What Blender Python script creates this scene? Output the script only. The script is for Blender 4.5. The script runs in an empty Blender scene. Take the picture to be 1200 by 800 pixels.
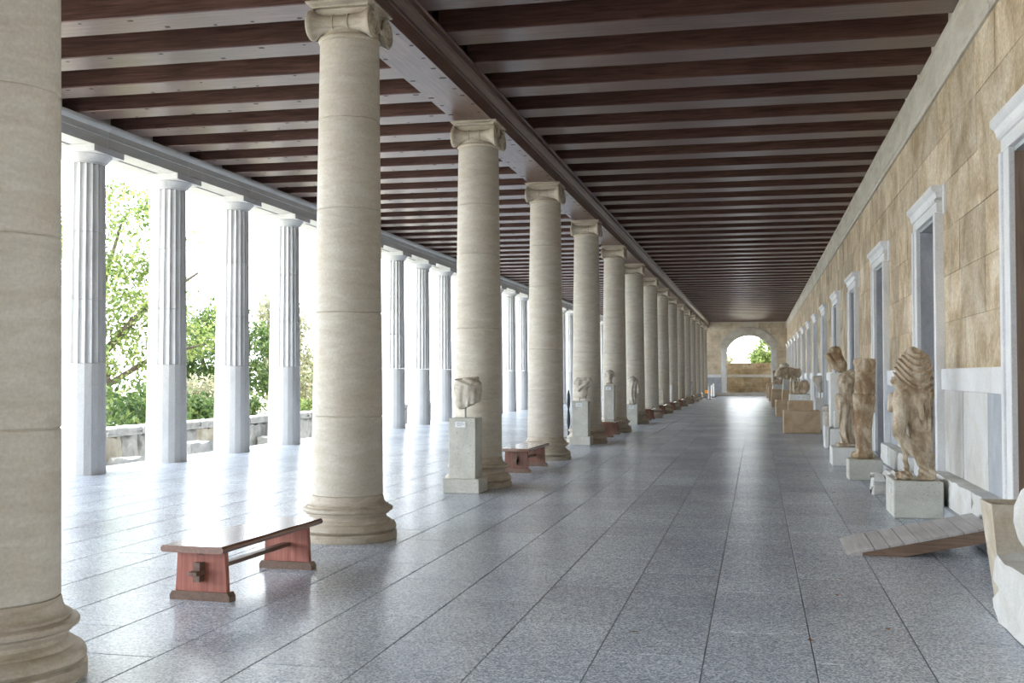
import bpy, bmesh, math, random
import numpy as np
from mathutils import Vector
R = random.Random(7)
PI = math.pi
scn = bpy.context.scene
COL = scn.collection

# ------------------------------------------------------------------ camera, sky, sun, exposure
cam_d = bpy.data.cameras.new('camera')
cam = bpy.data.objects.new('camera', cam_d); COL.objects.link(cam)
cam_d.sensor_width = 36.0
cam_d.lens = 1306.8 * 36.0 / 1200.0
cam_d.clip_end = 400
cam.location = (0, 0, 1.578)
cam.rotation_euler = (PI/2 + 0.030, 0, 0.2164)
scn.camera = cam

world = bpy.data.worlds.new('sky'); scn.world = world
world.use_nodes = True
bg = world.node_tree.nodes['Background']
bg.inputs['Color'].default_value = (0.90, 0.955, 1.0, 1)
bg.inputs['Strength'].default_value = 8.0

sun_d = bpy.data.lights.new('sun', 'SUN'); sun_d.energy = 9.0; sun_d.angle = 0.02
sun_d.color = (1.0, 0.93, 0.80)
sun = bpy.data.objects.new('sun', sun_d); COL.objects.link(sun)
sun.location = (20, 60, 30)
sun.rotation_euler = Vector((-0.60, -0.32, -0.73)).to_track_quat('-Z', 'Y').to_euler()

vs = scn.view_settings
vs.view_transform = 'Standard'; vs.look = 'None'; vs.gamma = 1.0; vs.use_curve_mapping = False
vs.exposure = 0.0

# ------------------------------------------------------------------ materials
def new_mat(name):
    m = bpy.data.materials.new(name); m.use_nodes = True
    nt = m.node_tree
    return m, nt, nt.nodes['Principled BSDF']

def N(nt, kind, **kw):
    n = nt.nodes.new(kind)
    for k, v in kw.items():
        if k in n.inputs: n.inputs[k].default_value = v
        else: setattr(n, k, v)
    return n

def ramp(nt, fac, stops):
    r = nt.nodes.new('ShaderNodeValToRGB')
    e = r.color_ramp.elements
    while len(e) < len(stops): e.new(0.5)
    for i, (p, c) in enumerate(stops):
        e[i].position = p; e[i].color = (c[0], c[1], c[2], 1)
    nt.links.new(fac, r.inputs['Fac'])
    return r.outputs['Color']

def mix(nt, a, b, fac, mode='MIX'):
    n = nt.nodes.new('ShaderNodeMix'); n.data_type = 'RGBA'; n.blend_type = mode
    for s, v in ((6, a), (7, b), (0, fac)):
        if hasattr(v, 'is_linked') or hasattr(v, 'links'): nt.links.new(v, n.inputs[s])
        elif isinstance(v, (int, float)): n.inputs[s].default_value = v
        else: n.inputs[s].default_value = (v[0], v[1], v[2], 1)
    return n.outputs[2]

def coords(nt, mode, scale):
    """mode 'world' (fixed masonry) or 'object' (things, shifted per object)"""
    mp = N(nt, 'ShaderNodeMapping'); mp.inputs['Scale'].default_value = scale
    if mode == 'world':
        nt.links.new(N(nt, 'ShaderNodeNewGeometry').outputs['Position'], mp.inputs['Vector'])
    else:
        tc = N(nt, 'ShaderNodeTexCoord'); oi = N(nt, 'ShaderNodeObjectInfo')
        ml = N(nt, 'ShaderNodeMath', operation='MULTIPLY'); ml.inputs[1].default_value = 37.0
        nt.links.new(oi.outputs['Random'], ml.inputs[0])
        ad = N(nt, 'ShaderNodeVectorMath', operation='ADD')
        nt.links.new(tc.outputs['Object'], ad.inputs[0]); nt.links.new(ml.outputs[0], ad.inputs[1])
        nt.links.new(ad.outputs[0], mp.inputs['Vector'])
    return mp.outputs['Vector']

def noise(nt, vec, scale, detail=4, rough=0.6, dist=0.0):
    n = N(nt, 'ShaderNodeTexNoise'); n.inputs['Scale'].default_value = scale
    n.inputs['Detail'].default_value = detail; n.inputs['Roughness'].default_value = rough
    n.inputs['Distortion'].default_value = dist
    nt.links.new(vec, n.inputs['Vector']); return n.outputs['Fac']

def bump(nt, bsdf, h, strength, dist=0.01):
    b = N(nt, 'ShaderNodeBump'); b.inputs['Strength'].default_value = strength; b.inputs['Distance'].default_value = dist
    nt.links.new(h, b.inputs['Height']); nt.links.new(b.outputs['Normal'], bsdf.inputs['Normal'])

def rand_tint(nt, col, amount, island=False):
    """brightness differs a little from piece to piece"""
    if island: src = N(nt, 'ShaderNodeNewGeometry').outputs['Random Per Island']
    else: src = N(nt, 'ShaderNodeObjectInfo').outputs['Random']
    mr = N(nt, 'ShaderNodeMapRange'); mr.inputs['To Min'].default_value = 1 - amount; mr.inputs['To Max'].default_value = 1 + amount
    nt.links.new(src, mr.inputs['Value'])
    h = N(nt, 'ShaderNodeHueSaturation'); nt.links.new(col, h.inputs['Color']); nt.links.new(mr.outputs[0], h.inputs['Value'])
    return h.outputs['Color']

def stone(name, c_dark, c_mid, c_light, mode='object', streak=(1, 1, 1), scale=3.0, rough=0.6, stain=None, stain_amt=0.5, tint=0.05, bmp=0.25, fine=60, pits=False, island=False, fc=(0.78, 1.12), rp=(0.30, 0.70)):
    m, nt, b = new_mat(name)
    v = coords(nt, mode, streak)
    f = noise(nt, v, scale, 7, 0.65, 0.6)
    col = ramp(nt, f, ((rp[0], c_dark), (0.5, c_mid), (rp[1], c_light)))
    if stain:
        v2 = coords(nt, mode, (1, 1, 1))
        s = noise(nt, v2, scale*0.55, 6, 0.7, 0.4)
        msk = ramp(nt, s, ((0.50, (0, 0, 0)), (0.72, (stain_amt,)*3)))
        col = mix(nt, col, stain, msk)
    v3 = coords(nt, mode, (1, 1, 1))
    g = noise(nt, v3, fine, 4, 0.7)
    gc = ramp(nt, g, ((0.25, (fc[0],)*3), (0.75, (fc[1],)*3)))
    col = mix(nt, col, gc, 0.8, 'MULTIPLY')
    if pits:
        vo = N(nt, 'ShaderNodeTexVoronoi'); vo.inputs['Scale'].default_value = 26; nt.links.new(v3, vo.inputs['Vector'])
        pm = ramp(nt, vo.outputs['Distance'], ((0.10, (0.45,)*3), (0.20, (1, 1, 1))))
        gate = ramp(nt, noise(nt, v3, 5, 3), ((0.48, (0, 0, 0)), (0.56, (1, 1, 1))))
        col = mix(nt, col, mix(nt, (1, 1, 1), pm, gate), 1.0, 'MULTIPLY')
    if tint: col = rand_tint(nt, col, tint, island)
    nt.links.new(col, b.inputs['Base Color'])
    b.inputs['Roughness'].default_value = rough
    bump(nt, b, g, bmp, 0.006)
    return m

def wood(name, c1, c2, axis, rough=0.4, mode='world', coat=0.0, bmp=0.15, tint=0.0, spec=0.5):
    m, nt, b = new_mat(name)
    sc = [14.0, 14.0, 14.0]; sc[axis] = 0.7
    v = coords(nt, mode, sc)
    f = noise(nt, v, 2.2, 6, 0.65, 0.8)
    col = ramp(nt, f, ((0.30, c1), (0.68, c2)))
    v2 = coords(nt, mode, (0.8, 0.8, 0.8))
    p = ramp(nt, noise(nt, v2, 1.6, 3), ((0.3, (0.82,)*3), (0.7, (1.15,)*3)))
    col = mix(nt, col, p, 1.0, 'MULTIPLY')
    if tint: col = rand_tint(nt, col, tint)
    nt.links.new(col, b.inputs['Base Color'])
    b.inputs['Roughness'].default_value = rough
    b.inputs['Specular IOR Level'].default_value = spec; b.inputs['Specular Tint'].default_value = (1.0, 0.87, 0.85, 1); b.inputs['Coat Weight'].default_value = coat; b.inputs['Coat Roughness'].default_value = 0.12
    bump(nt, b, f, bmp, 0.004)
    return m

def plain(name, c, rough=0.5, metal=0.0):
    m, nt, b = new_mat(name)
    v = coords(nt, 'object', (1, 1, 1))
    col = ramp(nt, noise(nt, v, 25, 3), ((0.3, [x*0.88 for x in c]), (0.7, [min(1, x*1.08) for x in c])))
    nt.links.new(col, b.inputs['Base Color'])
    b.inputs['Roughness'].default_value = rough; b.inputs['Metallic'].default_value = metal
    return m

def floor_mat(name, island):
    m, nt, b = new_mat(name)
    v = coords(nt, 'world', (1, 1, 1))
    vo = N(nt, 'ShaderNodeTexVoronoi'); vo.inputs['Scale'].default_value = 95; nt.links.new(v, vo.inputs['Vector'])
    chip = ramp(nt, vo.outputs['Color'], ((0.15, (0.24, 0.285, 0.36)), (0.5, (0.46, 0.52, 0.61)), (0.85, (0.74, 0.79, 0.86))))
    vo2 = N(nt, 'ShaderNodeTexVoronoi'); vo2.inputs['Scale'].default_value = 45; nt.links.new(v, vo2.inputs['Vector'])
    chip2 = ramp(nt, vo2.outputs['Color'], ((0.2, (0.84,)*3), (0.8, (1.1,)*3)))
    col = mix(nt, chip, chip2, 0.7, 'MULTIPLY')
    big = ramp(nt, noise(nt, v, 0.55, 4), ((0.30, (0.80, 0.80, 0.82)), (0.70, (1.12, 1.12, 1.1))))
    col = mix(nt, col, big, 1.0, 'MULTIPLY')
    col = rand_tint(nt, col, 0.09, island)
    nt.links.new(col, b.inputs['Base Color'])
    b.inputs['Roughness'].default_value = 0.25
    b.inputs['Specular IOR Level'].default_value = 0.28
    return m

def leaf_mat(name, cs):
    m, nt, b = new_mat(name)
    src = N(nt, 'ShaderNodeNewGeometry').outputs['Random Per Island']
    col = ramp(nt, src, cs)
    nt.links.new(col, b.inputs['Base Color']); b.inputs['Roughness'].default_value = 0.55
    tr = N(nt, 'ShaderNodeBsdfTranslucent'); nt.links.new(col, tr.inputs['Color'])
    mx = N(nt, 'ShaderNodeMixShader'); mx.inputs[0].default_value = 0.45
    nt.links.new(b.outputs[0], mx.inputs[1]); nt.links.new(tr.outputs[0], mx.inputs[2])
    nt.links.new(mx.outputs[0], nt.nodes['Material Output'].inputs['Surface'])
    return m

M = {}
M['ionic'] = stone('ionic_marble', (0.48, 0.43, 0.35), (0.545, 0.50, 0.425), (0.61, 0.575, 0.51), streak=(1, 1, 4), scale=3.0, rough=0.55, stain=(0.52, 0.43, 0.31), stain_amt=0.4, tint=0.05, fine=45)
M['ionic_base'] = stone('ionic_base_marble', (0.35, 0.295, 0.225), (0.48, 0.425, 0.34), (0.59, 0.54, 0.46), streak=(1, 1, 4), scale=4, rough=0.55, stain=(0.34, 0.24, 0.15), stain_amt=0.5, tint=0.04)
M['doric'] = stone('doric_marble', (0.60, 0.61, 0.62), (0.69, 0.70, 0.71), (0.77, 0.77, 0.78), streak=(1, 1, 0.5), scale=2, rough=0.5, stain=(0.55, 0.52, 0.46), stain_amt=0.35, tint=0.03)
M['entab'] = stone('entablature_marble', (0.52, 0.52, 0.50), (0.62, 0.62, 0.60), (0.70, 0.70, 0.68), mode='world', streak=(1, 0.5, 3), scale=2, rough=0.55, tint=0.03)
M['white'] = stone('white_marble', (0.70, 0.72, 0.75), (0.80, 0.82, 0.84), (0.86, 0.87, 0.88), mode='world', scale=2, rough=0.45, stain=(0.62, 0.58, 0.50), stain_amt=0.3, tint=0.03)
M['grey'] = stone('blue_grey_marble', (0.33, 0.36, 0.41), (0.43, 0.46, 0.51), (0.55, 0.58, 0.62), mode='world', streak=(1, 1, 0.6), scale=2.4, rough=0.5, tint=0.06)
M['poros'] = stone('poros_limestone', (0.42, 0.32, 0.20), (0.60, 0.49, 0.345), (0.74, 0.65, 0.51), mode='world', streak=(1, 1, 1), scale=1.5, rough=0.85, stain=(0.36, 0.265, 0.16), stain_amt=0.6, tint=0.17, bmp=0.8, fine=24, fc=(0.55, 1.25), rp=(0.36, 0.64))
M['poros_far'] = stone('poros_limestone_course', (0.42, 0.32, 0.20), (0.60, 0.49, 0.345), (0.74, 0.65, 0.51), mode='world', scale=1.5, rough=0.85, stain=(0.36, 0.265, 0.16), stain_amt=0.6, tint=0.17, bmp=0.6, fine=24, fc=(0.55, 1.25), rp=(0.36, 0.64), island=True)
M['poros_lit'] = stone('lit_poros_limestone', (0.50, 0.40, 0.27), (0.68, 0.58, 0.43), (0.80, 0.72, 0.58), mode='world', scale=1.5, rough=0.85, stain=(0.44, 0.33, 0.20), stain_amt=0.5, tint=0.12, bmp=0.6, fine=24, fc=(0.65, 1.2))  # same poros, paler to paint in the brighter light on the far wall
M['mortar'] = stone('lime_mortar', (0.62, 0.55, 0.44), (0.72, 0.66, 0.55), (0.78, 0.73, 0.64), mode='world', rough=0.9, tint=0)
M['crown'] = stone('crown_limestone', (0.52, 0.48, 0.41), (0.63, 0.60, 0.53), (0.72, 0.69, 0.63), mode='world', streak=(1, 0.6, 2), scale=2, rough=0.7, stain=(0.42, 0.36, 0.27), stain_amt=0.4, tint=0.06)
M['ortho'] = stone('orthostate_marble', (0.58, 0.57, 0.53), (0.72, 0.72, 0.70), (0.80, 0.82, 0.84), mode='world', streak=(1, 1, 0.5), scale=2.2, rough=0.6, stain=(0.46, 0.42, 0.35), stain_amt=0.55, tint=0.08)
M['joist'] = wood('dark_joist_timber', (0.032, 0.016, 0.012), (0.150, 0.080, 0.066), 0, rough=0.31, tint=0.12, spec=0.7, bmp=0.5)
M['beam'] = wood('dark_beam_timber', (0.040, 0.021, 0.015), (0.165, 0.092, 0.075), 1, rough=0.31, tint=0.05, spec=0.7, bmp=0.5)
M['boards'] = wood('ceiling_board_timber', (0.05, 0.03, 0.022), (0.11, 0.07, 0.05), 1, rough=0.6)
M['peg'] = plain('black_peg', (0.03, 0.022, 0.018), 0.7)
M['bench_red'] = wood('red_stained_wood', (0.22, 0.062, 0.042), (0.42, 0.16, 0.12), 2, rough=0.45, mode='object')
M['bench_brown'] = wood('brown_stained_wood', (0.10, 0.042, 0.028), (0.21, 0.095, 0.065), 2, rough=0.45, mode='object')
M['bench_top'] = wood('varnished_brown_wood', (0.11, 0.050, 0.030), (0.22, 0.105, 0.065), 1, rough=0.20, mode='object', coat=0.6)
M['bench_dark'] = wood('dark_brown_wood', (0.085, 0.05, 0.035), (0.17, 0.11, 0.08), 1, rough=0.4, mode='object')
M['plank'] = wood('sky_lit_ramp_wood', (0.40, 0.385, 0.38), (0.56, 0.545, 0.54), 1, rough=0.65, mode='object', tint=0.08)  # planks lightened: sky light reflected on top is put into the colour
M['ramp_side'] = wood('brown_ramp_wood', (0.12, 0.08, 0.055), (0.28, 0.20, 0.145), 0, rough=0.6, mode='object')
M['leafdoor'] = wood('brown_door_wood', (0.19, 0.135, 0.10), (0.30, 0.225, 0.175), 2, rough=0.6)
M['floor'] = floor_mat('speckled_tile', False)
M['floor_i'] = floor_mat('speckled_tile_field', True)
M['grout'] = stone('dark_grout', (0.10, 0.11, 0.125), (0.14, 0.15, 0.165), (0.18, 0.19, 0.205), mode='world', rough=0.7, tint=0)
M['ped_grey'] = stone('grey_limestone_pedestal', (0.46, 0.46, 0.42), (0.57, 0.57, 0.52), (0.66, 0.66, 0.61), scale=3, rough=0.75, stain=(0.42, 0.40, 0.33), stain_amt=0.35, pits=True)
M['ped_white'] = stone('white_plinth', (0.68, 0.68, 0.65), (0.76, 0.76, 0.73), (0.82, 0.82, 0.80), scale=3, rough=0.7)
M['ped_tan'] = stone('tan_plinth', (0.40, 0.285, 0.18), (0.50, 0.37, 0.24), (0.58, 0.45, 0.31), scale=4, rough=0.8)
M['statue'] = stone('weathered_marble', (0.30, 0.21, 0.13), (0.54, 0.44, 0.315), (0.76, 0.68, 0.56), scale=9, rough=0.6, streak=(1, 1, 0.45), stain=(0.26, 0.165, 0.085), stain_amt=0.85, tint=0.03, bmp=0.5, fine=40, fc=(0.7, 1.15), rp=(0.33, 0.67))
M['statue_brown'] = stone('brown_weathered_marble', (0.25, 0.16, 0.09), (0.42, 0.31, 0.195), (0.66, 0.55, 0.41), scale=7, rough=0.65, streak=(1, 1, 0.5), fc=(0.6, 1.2), rp=(0.38, 0.62), stain=(0.27, 0.155, 0.065), stain_amt=0.8, tint=0.03, bmp=0.4)
M['statue_pale'] = stone('pale_weathered_marble', (0.38, 0.33, 0.26), (0.58, 0.53, 0.45), (0.72, 0.69, 0.62), scale=7, rough=0.6, stain=(0.38, 0.31, 0.22), stain_amt=0.55, tint=0.03, bmp=0.35)
M['rubble'] = stone('rubble_stone', (0.36, 0.36, 0.36), (0.58, 0.57, 0.54), (0.74, 0.73, 0.70), scale=3.2, rough=0.85, stain=(0.20, 0.20, 0.21), stain_amt=0.75, tint=0.12, bmp=0.6)
M['rubble_tan'] = stone('tan_rubble_stone', (0.50, 0.44, 0.34), (0.64, 0.59, 0.48), (0.74, 0.70, 0.61), scale=3.2, rough=0.85, stain=(0.30, 0.27, 0.22), stain_amt=0.5, tint=0.12, bmp=0.5)
M['plaque'] = plain('plaque_white', (0.84, 0.86, 0.88), 0.35)
M['ink'] = plain('plaque_grey_print', (0.42, 0.45, 0.50), 0.5)
M['metal'] = plain('dull_steel', (0.30, 0.29, 0.28), 0.35, 0.9)
M['black'] = plain('black_paint', (0.03, 0.032, 0.04), 0.45)
M['lampgrey'] = plain('light_grey_lamp', (0.55, 0.55, 0.52), 0.4)
M['bollard'] = plain('white_paint', (0.80, 0.80, 0.80), 0.4)
M['orange'] = plain('orange_plastic', (0.85, 0.32, 0.06), 0.45)
M['terracotta'] = stone('concrete_planter', (0.46, 0.40, 0.31), (0.58, 0.52, 0.42), (0.66, 0.61, 0.52), scale=5, rough=0.8, stain=(0.42, 0.30, 0.17), stain_amt=0.5)
M['soil'] = plain('dark_soil', (0.07, 0.06, 0.05), 0.95)
M['earth'] = stone('dry_ground', (0.46, 0.41, 0.32), (0.58, 0.53, 0.43), (0.66, 0.62, 0.52), mode='world', scale=0.8, rough=0.95, tint=0, stain=(0.30, 0.32, 0.18), stain_amt=0.4)
M['bark'] = stone('tree_bark', (0.04, 0.032, 0.025), (0.075, 0.06, 0.045), (0.11, 0.09, 0.07), scale=6, streak=(1, 1, 0.3), rough=0.9, bmp=0.8)
M['leaf_y'] = leaf_mat('yellow_green_leaf', ((0.0, (0.05, 0.09, 0.025)), (0.5, (0.15, 0.22, 0.055)), (1.0, (0.34, 0.38, 0.13))))
M['leaf_g'] = leaf_mat('mid_green_leaf', ((0.0, (0.028, 0.06, 0.02)), (0.5, (0.07, 0.13, 0.035)), (1.0, (0.18, 0.24, 0.075))))
M['leaf_p'] = leaf_mat('pale_dusty_leaf', ((0.0, (0.14, 0.16, 0.09)), (0.5, (0.25, 0.26, 0.16)), (1.0, (0.40, 0.37, 0.26))))
M['dry_leaf'] = plain('dry_brown_leaf', (0.20, 0.10, 0.045), 0.8)

# ------------------------------------------------------------------ mesh helpers
class MB:
    def __init__(s): s.v = []; s.f = []
    def add(s, vs, fs):
        o = len(s.v); s.v += [tuple(p) for p in vs]; s.f += [tuple(i+o for i in f) for f in fs]; return s
    def box(s, x0, x1, y0, y1, z0, z1):
        return s.add([(x0,y0,z0),(x1,y0,z0),(x1,y1,z0),(x0,y1,z0),(x0,y0,z1),(x1,y0,z1),(x1,y1,z1),(x0,y1,z1)],
                     [(0,3,2,1),(4,5,6,7),(0,1,5,4),(1,2,6,5),(2,3,7,6),(3,0,4,7)])
    def cbox(s, x0, x1, y0, y1, z0, z1, c=0.006):
        """box with chamfered edges"""
        vs = []; idx = {}
        X, Y, Z = (x0, x1), (y0, y1), (z0, z1)
        for i in (0,1):
            for j in (0,1):
                for k in (0,1):
                    sx, sy, sz = (1-2*i), (1-2*j), (1-2*k)
                    p = (X[i], Y[j], Z[k])
                    for a, q in enumerate(((p[0], p[1]+sy*c, p[2]+sz*c), (p[0]+sx*c, p[1], p[2]+sz*c), (p[0]+sx*c, p[1]+sy*c, p[2]))):
                        idx[(i,j,k,a)] = len(vs); vs.append(q)
        fs = []
        I = idx
        for i in (0,1):
            f = [I[(i,0,0,0)], I[(i,1,0,0)], I[(i,1,1,0)], I[(i,0,1,0)]]; fs.append(f if i else f[::-1])
            f = [I[(0,i,0,1)], I[(1,i,0,1)], I[(1,i,1,1)], I[(0,i,1,1)]]; fs.append(f[::-1] if i else f)
            f = [I[(0,0,i,2)], I[(1,0,i,2)], I[(1,1,i,2)], I[(0,1,i,2)]]; fs.append(f if i else f[::-1])
        for i in (0,1):
            for j in (0,1):
                f = [I[(i,j,0,0)], I[(i,j,1,0)], I[(i,j,1,1)], I[(i,j,0,1)]]; fs.append(f if (i == j) == False else f[::-1])
                f = [I[(i,0,j,0)], I[(i,1,j,0)], I[(i,1,j,2)], I[(i,0,j,2)]]; fs.append(f if (i == j) else f[::-1])
                f = [I[(0,i,j,1)], I[(1,i,j,1)], I[(1,i,j,2)], I[(0,i,j,2)]]; fs.append(f if (i != j) else f[::-1])
        for i in (0,1):
            for j in (0,1):
                for k in (0,1):
                    f = [I[(i,j,k,0)], I[(i,j,k,1)], I[(i,j,k,2)]]; fs.append(f if (i+j+k) % 2 else f[::-1])
        return s.add(vs, fs)
    def lathe(s, prof, segs=32, axis='z', c=(0,0,0), cap=True):
        vs = []; fs = []; n = len(prof)
        for r, h in prof:
            for k in range(segs):
                a = 2*PI*k/segs
                if axis == 'z': p = (c[0]+r*math.cos(a), c[1]+r*math.sin(a), c[2]+h)
                elif axis == 'x': p = (c[0]+h, c[1]+r*math.cos(a), c[2]+r*math.sin(a))
                else: p = (c[0]+r*math.sin(a), c[1]+h, c[2]+r*math.cos(a))
                vs.append(p)
        for i in range(n-1):
            for k in range(segs):
                k2 = (k+1) % segs
                fs.append((i*segs+k, i*segs+k2, (i+1)*segs+k2, (i+1)*segs+k))
        if cap:
            fs.append(tuple(range(segs))[::-1]); fs.append(tuple((n-1)*segs+k for k in range(segs)))
        return s.add(vs, fs)
    def tube(s, pts, rad, segs=8):
        pts = [Vector(p) for p in pts]; n = len(pts)
        rs = rad if isinstance(rad, (list, tuple)) else [rad]*n
        vs = []; fs = []; up = Vector((0, 0, 1))
        for i, p in enumerate(pts):
            d = (pts[min(i+1, n-1)] - pts[max(i-1, 0)]).normalized()
            u = d.cross(up if abs(d.z) < 0.9 else Vector((1, 0, 0))).normalized(); w = d.cross(u)
            for k in range(segs):
                a = 2*PI*k/segs; vs.append(p + rs[i]*(math.cos(a)*u + math.sin(a)*w))
        for i in range(n-1):
            for k in range(segs):
                k2 = (k+1) % segs; fs.append((i*segs+k, (i+1)*segs+k, (i+1)*segs+k2, i*segs+k2))
        fs.append(tuple(range(segs))); fs.append(tuple((n-1)*segs+k for k in range(segs))[::-1])
        return s.add(vs, fs)
    def prism(s, poly, axis, a, b):
        """poly: 2D outline (anticlockwise) extruded along axis from a to b"""
        n = len(poly)
        def P(q, t): return (t, q[0], q[1]) if axis == 'x' else ((q[0], t, q[1]) if axis == 'y' else (q[0], q[1], t))
        vs = [P(q, a) for q in poly] + [P(q, b) for q in poly]
        fs = [tuple(range(n))[::-1], tuple(range(n, 2*n))] + [(i, (i+1) % n, n+(i+1) % n, n+i) for i in range(n)]
        if axis == 'y': fs = [f[::-1] for f in fs]
        return s.add(vs, fs)
    def mesh(s, name, mat, smooth=None, fix=True):
        me = bpy.data.meshes.new(name); me.from_pydata([tuple(p) for p in s.v], [], s.f); me.update()
        if fix:
            b_ = bmesh.new(); b_.from_mesh(me); bmesh.ops.recalc_face_normals(b_, faces=b_.faces); b_.to_mesh(me); b_.free()
        if mat: me.materials.append(mat)
        if smooth is not None:
            me.shade_smooth(); me.set_sharp_from_angle(angle=math.radians(smooth))
        return me

def link(name, me, parent=None, loc=None, rot=None, scale=None):
    o = bpy.data.objects.new(name, me); COL.objects.link(o)
    if parent is not None: o.parent = parent
    if loc is not None: o.location = loc
    if rot is not None: o.rotation_euler = rot
    if scale is not None: o.scale = scale
    return o

def tag(o, label, cat=None, group=None, kind=None):
    o['label'] = label
    if cat: o['category'] = cat
    if group: o['group'] = group
    if kind: o['kind'] = kind
    return o

def thing(name, loc, rz=0, label=None, cat=None, group=None, kind=None):
    o = bpy.data.objects.new(name, None); COL.objects.link(o)
    o.location = loc; o.rotation_euler = (0, 0, rz); o.empty_display_size = 0.2
    if label: tag(o, label, cat, group, kind)
    return o

def in_view(p, margin=60):
    d = Vector(p) - cam.location
    yaw, pi_ = 0.2164, 0.030
    fw = Vector((-math.sin(yaw)*math.cos(pi_), math.cos(yaw)*math.cos(pi_), math.sin(pi_)))
    rt = Vector((math.cos(yaw), math.sin(yaw), 0)); up = rt.cross(fw)
    z = d.dot(fw)
    if z < 0.5: return False
    x = 600 + 1306.8*d.dot(rt)/z; y = 400 - 1306.8*d.dot(up)/z
    return -margin < x < 1200+margin and -margin < y < 800+margin

# ------------------------------------------------------------------ main dimensions
XI, Y0, BAY = -3.90, 10.297, 5.20          # Ionic row
XD, D0, DSP = -10.551, 15.981, 2.60        # Doric row
ZI, ZD, ZJ = 5.177, 5.206, 5.57            # capital tops, underside of joists
XW = 2.20                                  # face of the shop wall
YF, YB = 86.5, -12.0                       # far wall, end behind the camera

# ------------------------------------------------------------------ floor
slab = MB().box(-11.05, 2.9, YB, 91, -0.45, -0.006)
floor = link('floor', slab.mesh('floor', M['grout']))
tag(floor, 'polished blue-grey speckled stone floor of staggered long tiles', 'floor', kind='structure')
TW, TL = 0.60, 1.31
tiles = []
for cx in range(-18, 4):
    x0 = 0.3 + TW*(cx-1); off = 0.0 if cx % 2 else TL/2
    xa, xb = max(x0, -11.05), min(x0+TW, 1.98)
    if xb - xa < 0.1: continue
    k0 = math.floor((YB - 7.684)/TL) + 1
    y = 7.684 + off + TL*k0
    while y < YF - 0.35:
        tiles.append((xa, xb, y, min(y+TL, YF-0.35))); y += TL
def tile_key(t):
    c = ((t[0]+t[1])/2, (t[2]+t[3])/2, 0)
    return (0 if in_view(c, 120) else 1, c[0]**2 + c[1]**2)
tiles.sort(key=tile_key)
g = 0.004
shapes = {}
def tile_mesh(w, l):
    k = (round(w, 3), round(l, 3))
    if k not in shapes:
        shapes[k] = MB().cbox(-w/2+g, w/2-g, -l/2+g, l/2-g, -0.010, 0.0, 0.0025).mesh('tile', M['floor'])
    return shapes[k]
rest = MB()
for i, (xa, xb, ya, yb) in enumerate(tiles):
    if i < 300:
        link('tile', tile_mesh(xb-xa, yb-ya), floor, ((xa+xb)/2, (ya+yb)/2, 0))
    else:
        rest.box(xa+g, xb-g, ya+g, yb-g, -0.010, 0.0)
o = link('tile_field', rest.mesh('tile_field', M['floor_i']), floor); o['kind'] = 'stuff'

# stylobate steps outside
st = MB(); st.box(-11.35, -11.05, YB, 91, -0.45, -0.17); st.box(-11.65, -11.35, YB, 91, -0.6, -0.34)
tag(link('baseboard_left', st.mesh('baseboard_left', M['doric'])), 'white marble steps along the open side', 'steps', kind='structure')

# ------------------------------------------------------------------ right wall
DOORS = [15.2 + 5.7*k for k in range(-2, 13)]
HW = 0.74                                   # half width of an opening
bw = MB()
edges = []
y = YB
for c in DOORS:
    bw.box(XW+0.012, 3.0, y, c-HW-0.02, 0, 3.56); y = c+HW+0.02
bw.box(XW+0.012, 3.0, y, YF+0.8, 0, 3.56)
bw.box(XW+0.012, 3.0, YB, 91.0, 3.56, 6.6); bw.box(XW+0.012, 3.0, YF+0.8, 91.0, 0, 3.56)  # lower box past the arch added to shade the parapet
wall_right = link('wall_right', bw.mesh('wall_right', M['mortar']))
tag(wall_right, 'long tan ashlar shop wall with a row of tall doorways', 'wall', kind='structure')

def runs(z1):
    """stretches of wall between the door frames for a course whose top is z1"""
    if z1 > 3.9: return [(0.5, YF)]
    r = []; a = None
    for c in DOORS:
        if a is not None: r.append((a, c-1.02))
        a = c+1.02
    r.append((a, YF)); return r
unit = MB().cbox(0, 1, 0, 1, 0, 1, 0.0001)
blk_me = MB().box(0, 1, 0, 1, 0, 1).mesh('stone_block', M['poros'])
lit_me = MB().box(0, 1, 0, 1, 0, 1).mesh('stone_block', M['poros_lit'])
ort_me = MB().box(0, 1, 0, 1, 0, 1).mesh('orthostate_slab', M['ortho'])
blue_me = MB().box(0, 1, 0, 1, 0, 1).mesh('orthostate_slab', M['grey'])
blocks = []
zs = [1.655, 2.20, 2.75, 3.30, 3.86, 4.44, 5.03]
for ci in range(len(zs)-1):
    for (a, b) in runs(zs[ci+1]):
        L = b-a; n = max(1, round(L/(1.18 if ci % 2 else 1.3)))
        cuts = [a + L*(i + (0 if i in (0, n) else R.uniform(-0.16, 0.16)))/n for i in range(n+1)]
        for i in range(n): blocks.append((cuts[i], cuts[i+1], zs[ci], zs[ci+1], R.uniform(0.0, 0.006)))
vis = [b for b in blocks if in_view((XW, (b[0]+b[1])/2, (b[2]+b[3])/2), 90)]
vis.sort(key=lambda b: b[0]); rest = MB()
gg = 0.003
for i, (a, b, z0, z1, pr) in enumerate(vis):
    x0 = XW - pr
    if i < 300: link('stone_block', blk_me, wall_right, (x0, a+gg, z0+gg), None, (0.06, b-a-2*gg, z1-z0-2*gg))
    else: rest.box(x0, x0+0.06, a+gg, b-gg, z0+gg, z1-gg)
for b in blocks:
    if b not in vis: rest.box(XW-b[4], XW+0.06, b[0]+gg, b[1]-gg, b[2]+gg, b[3]-gg)
if rest.v:
    o = link('stone_courses', rest.mesh('stone_courses', M['poros_far']), wall_right); o['kind'] = 'stuff'
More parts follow.
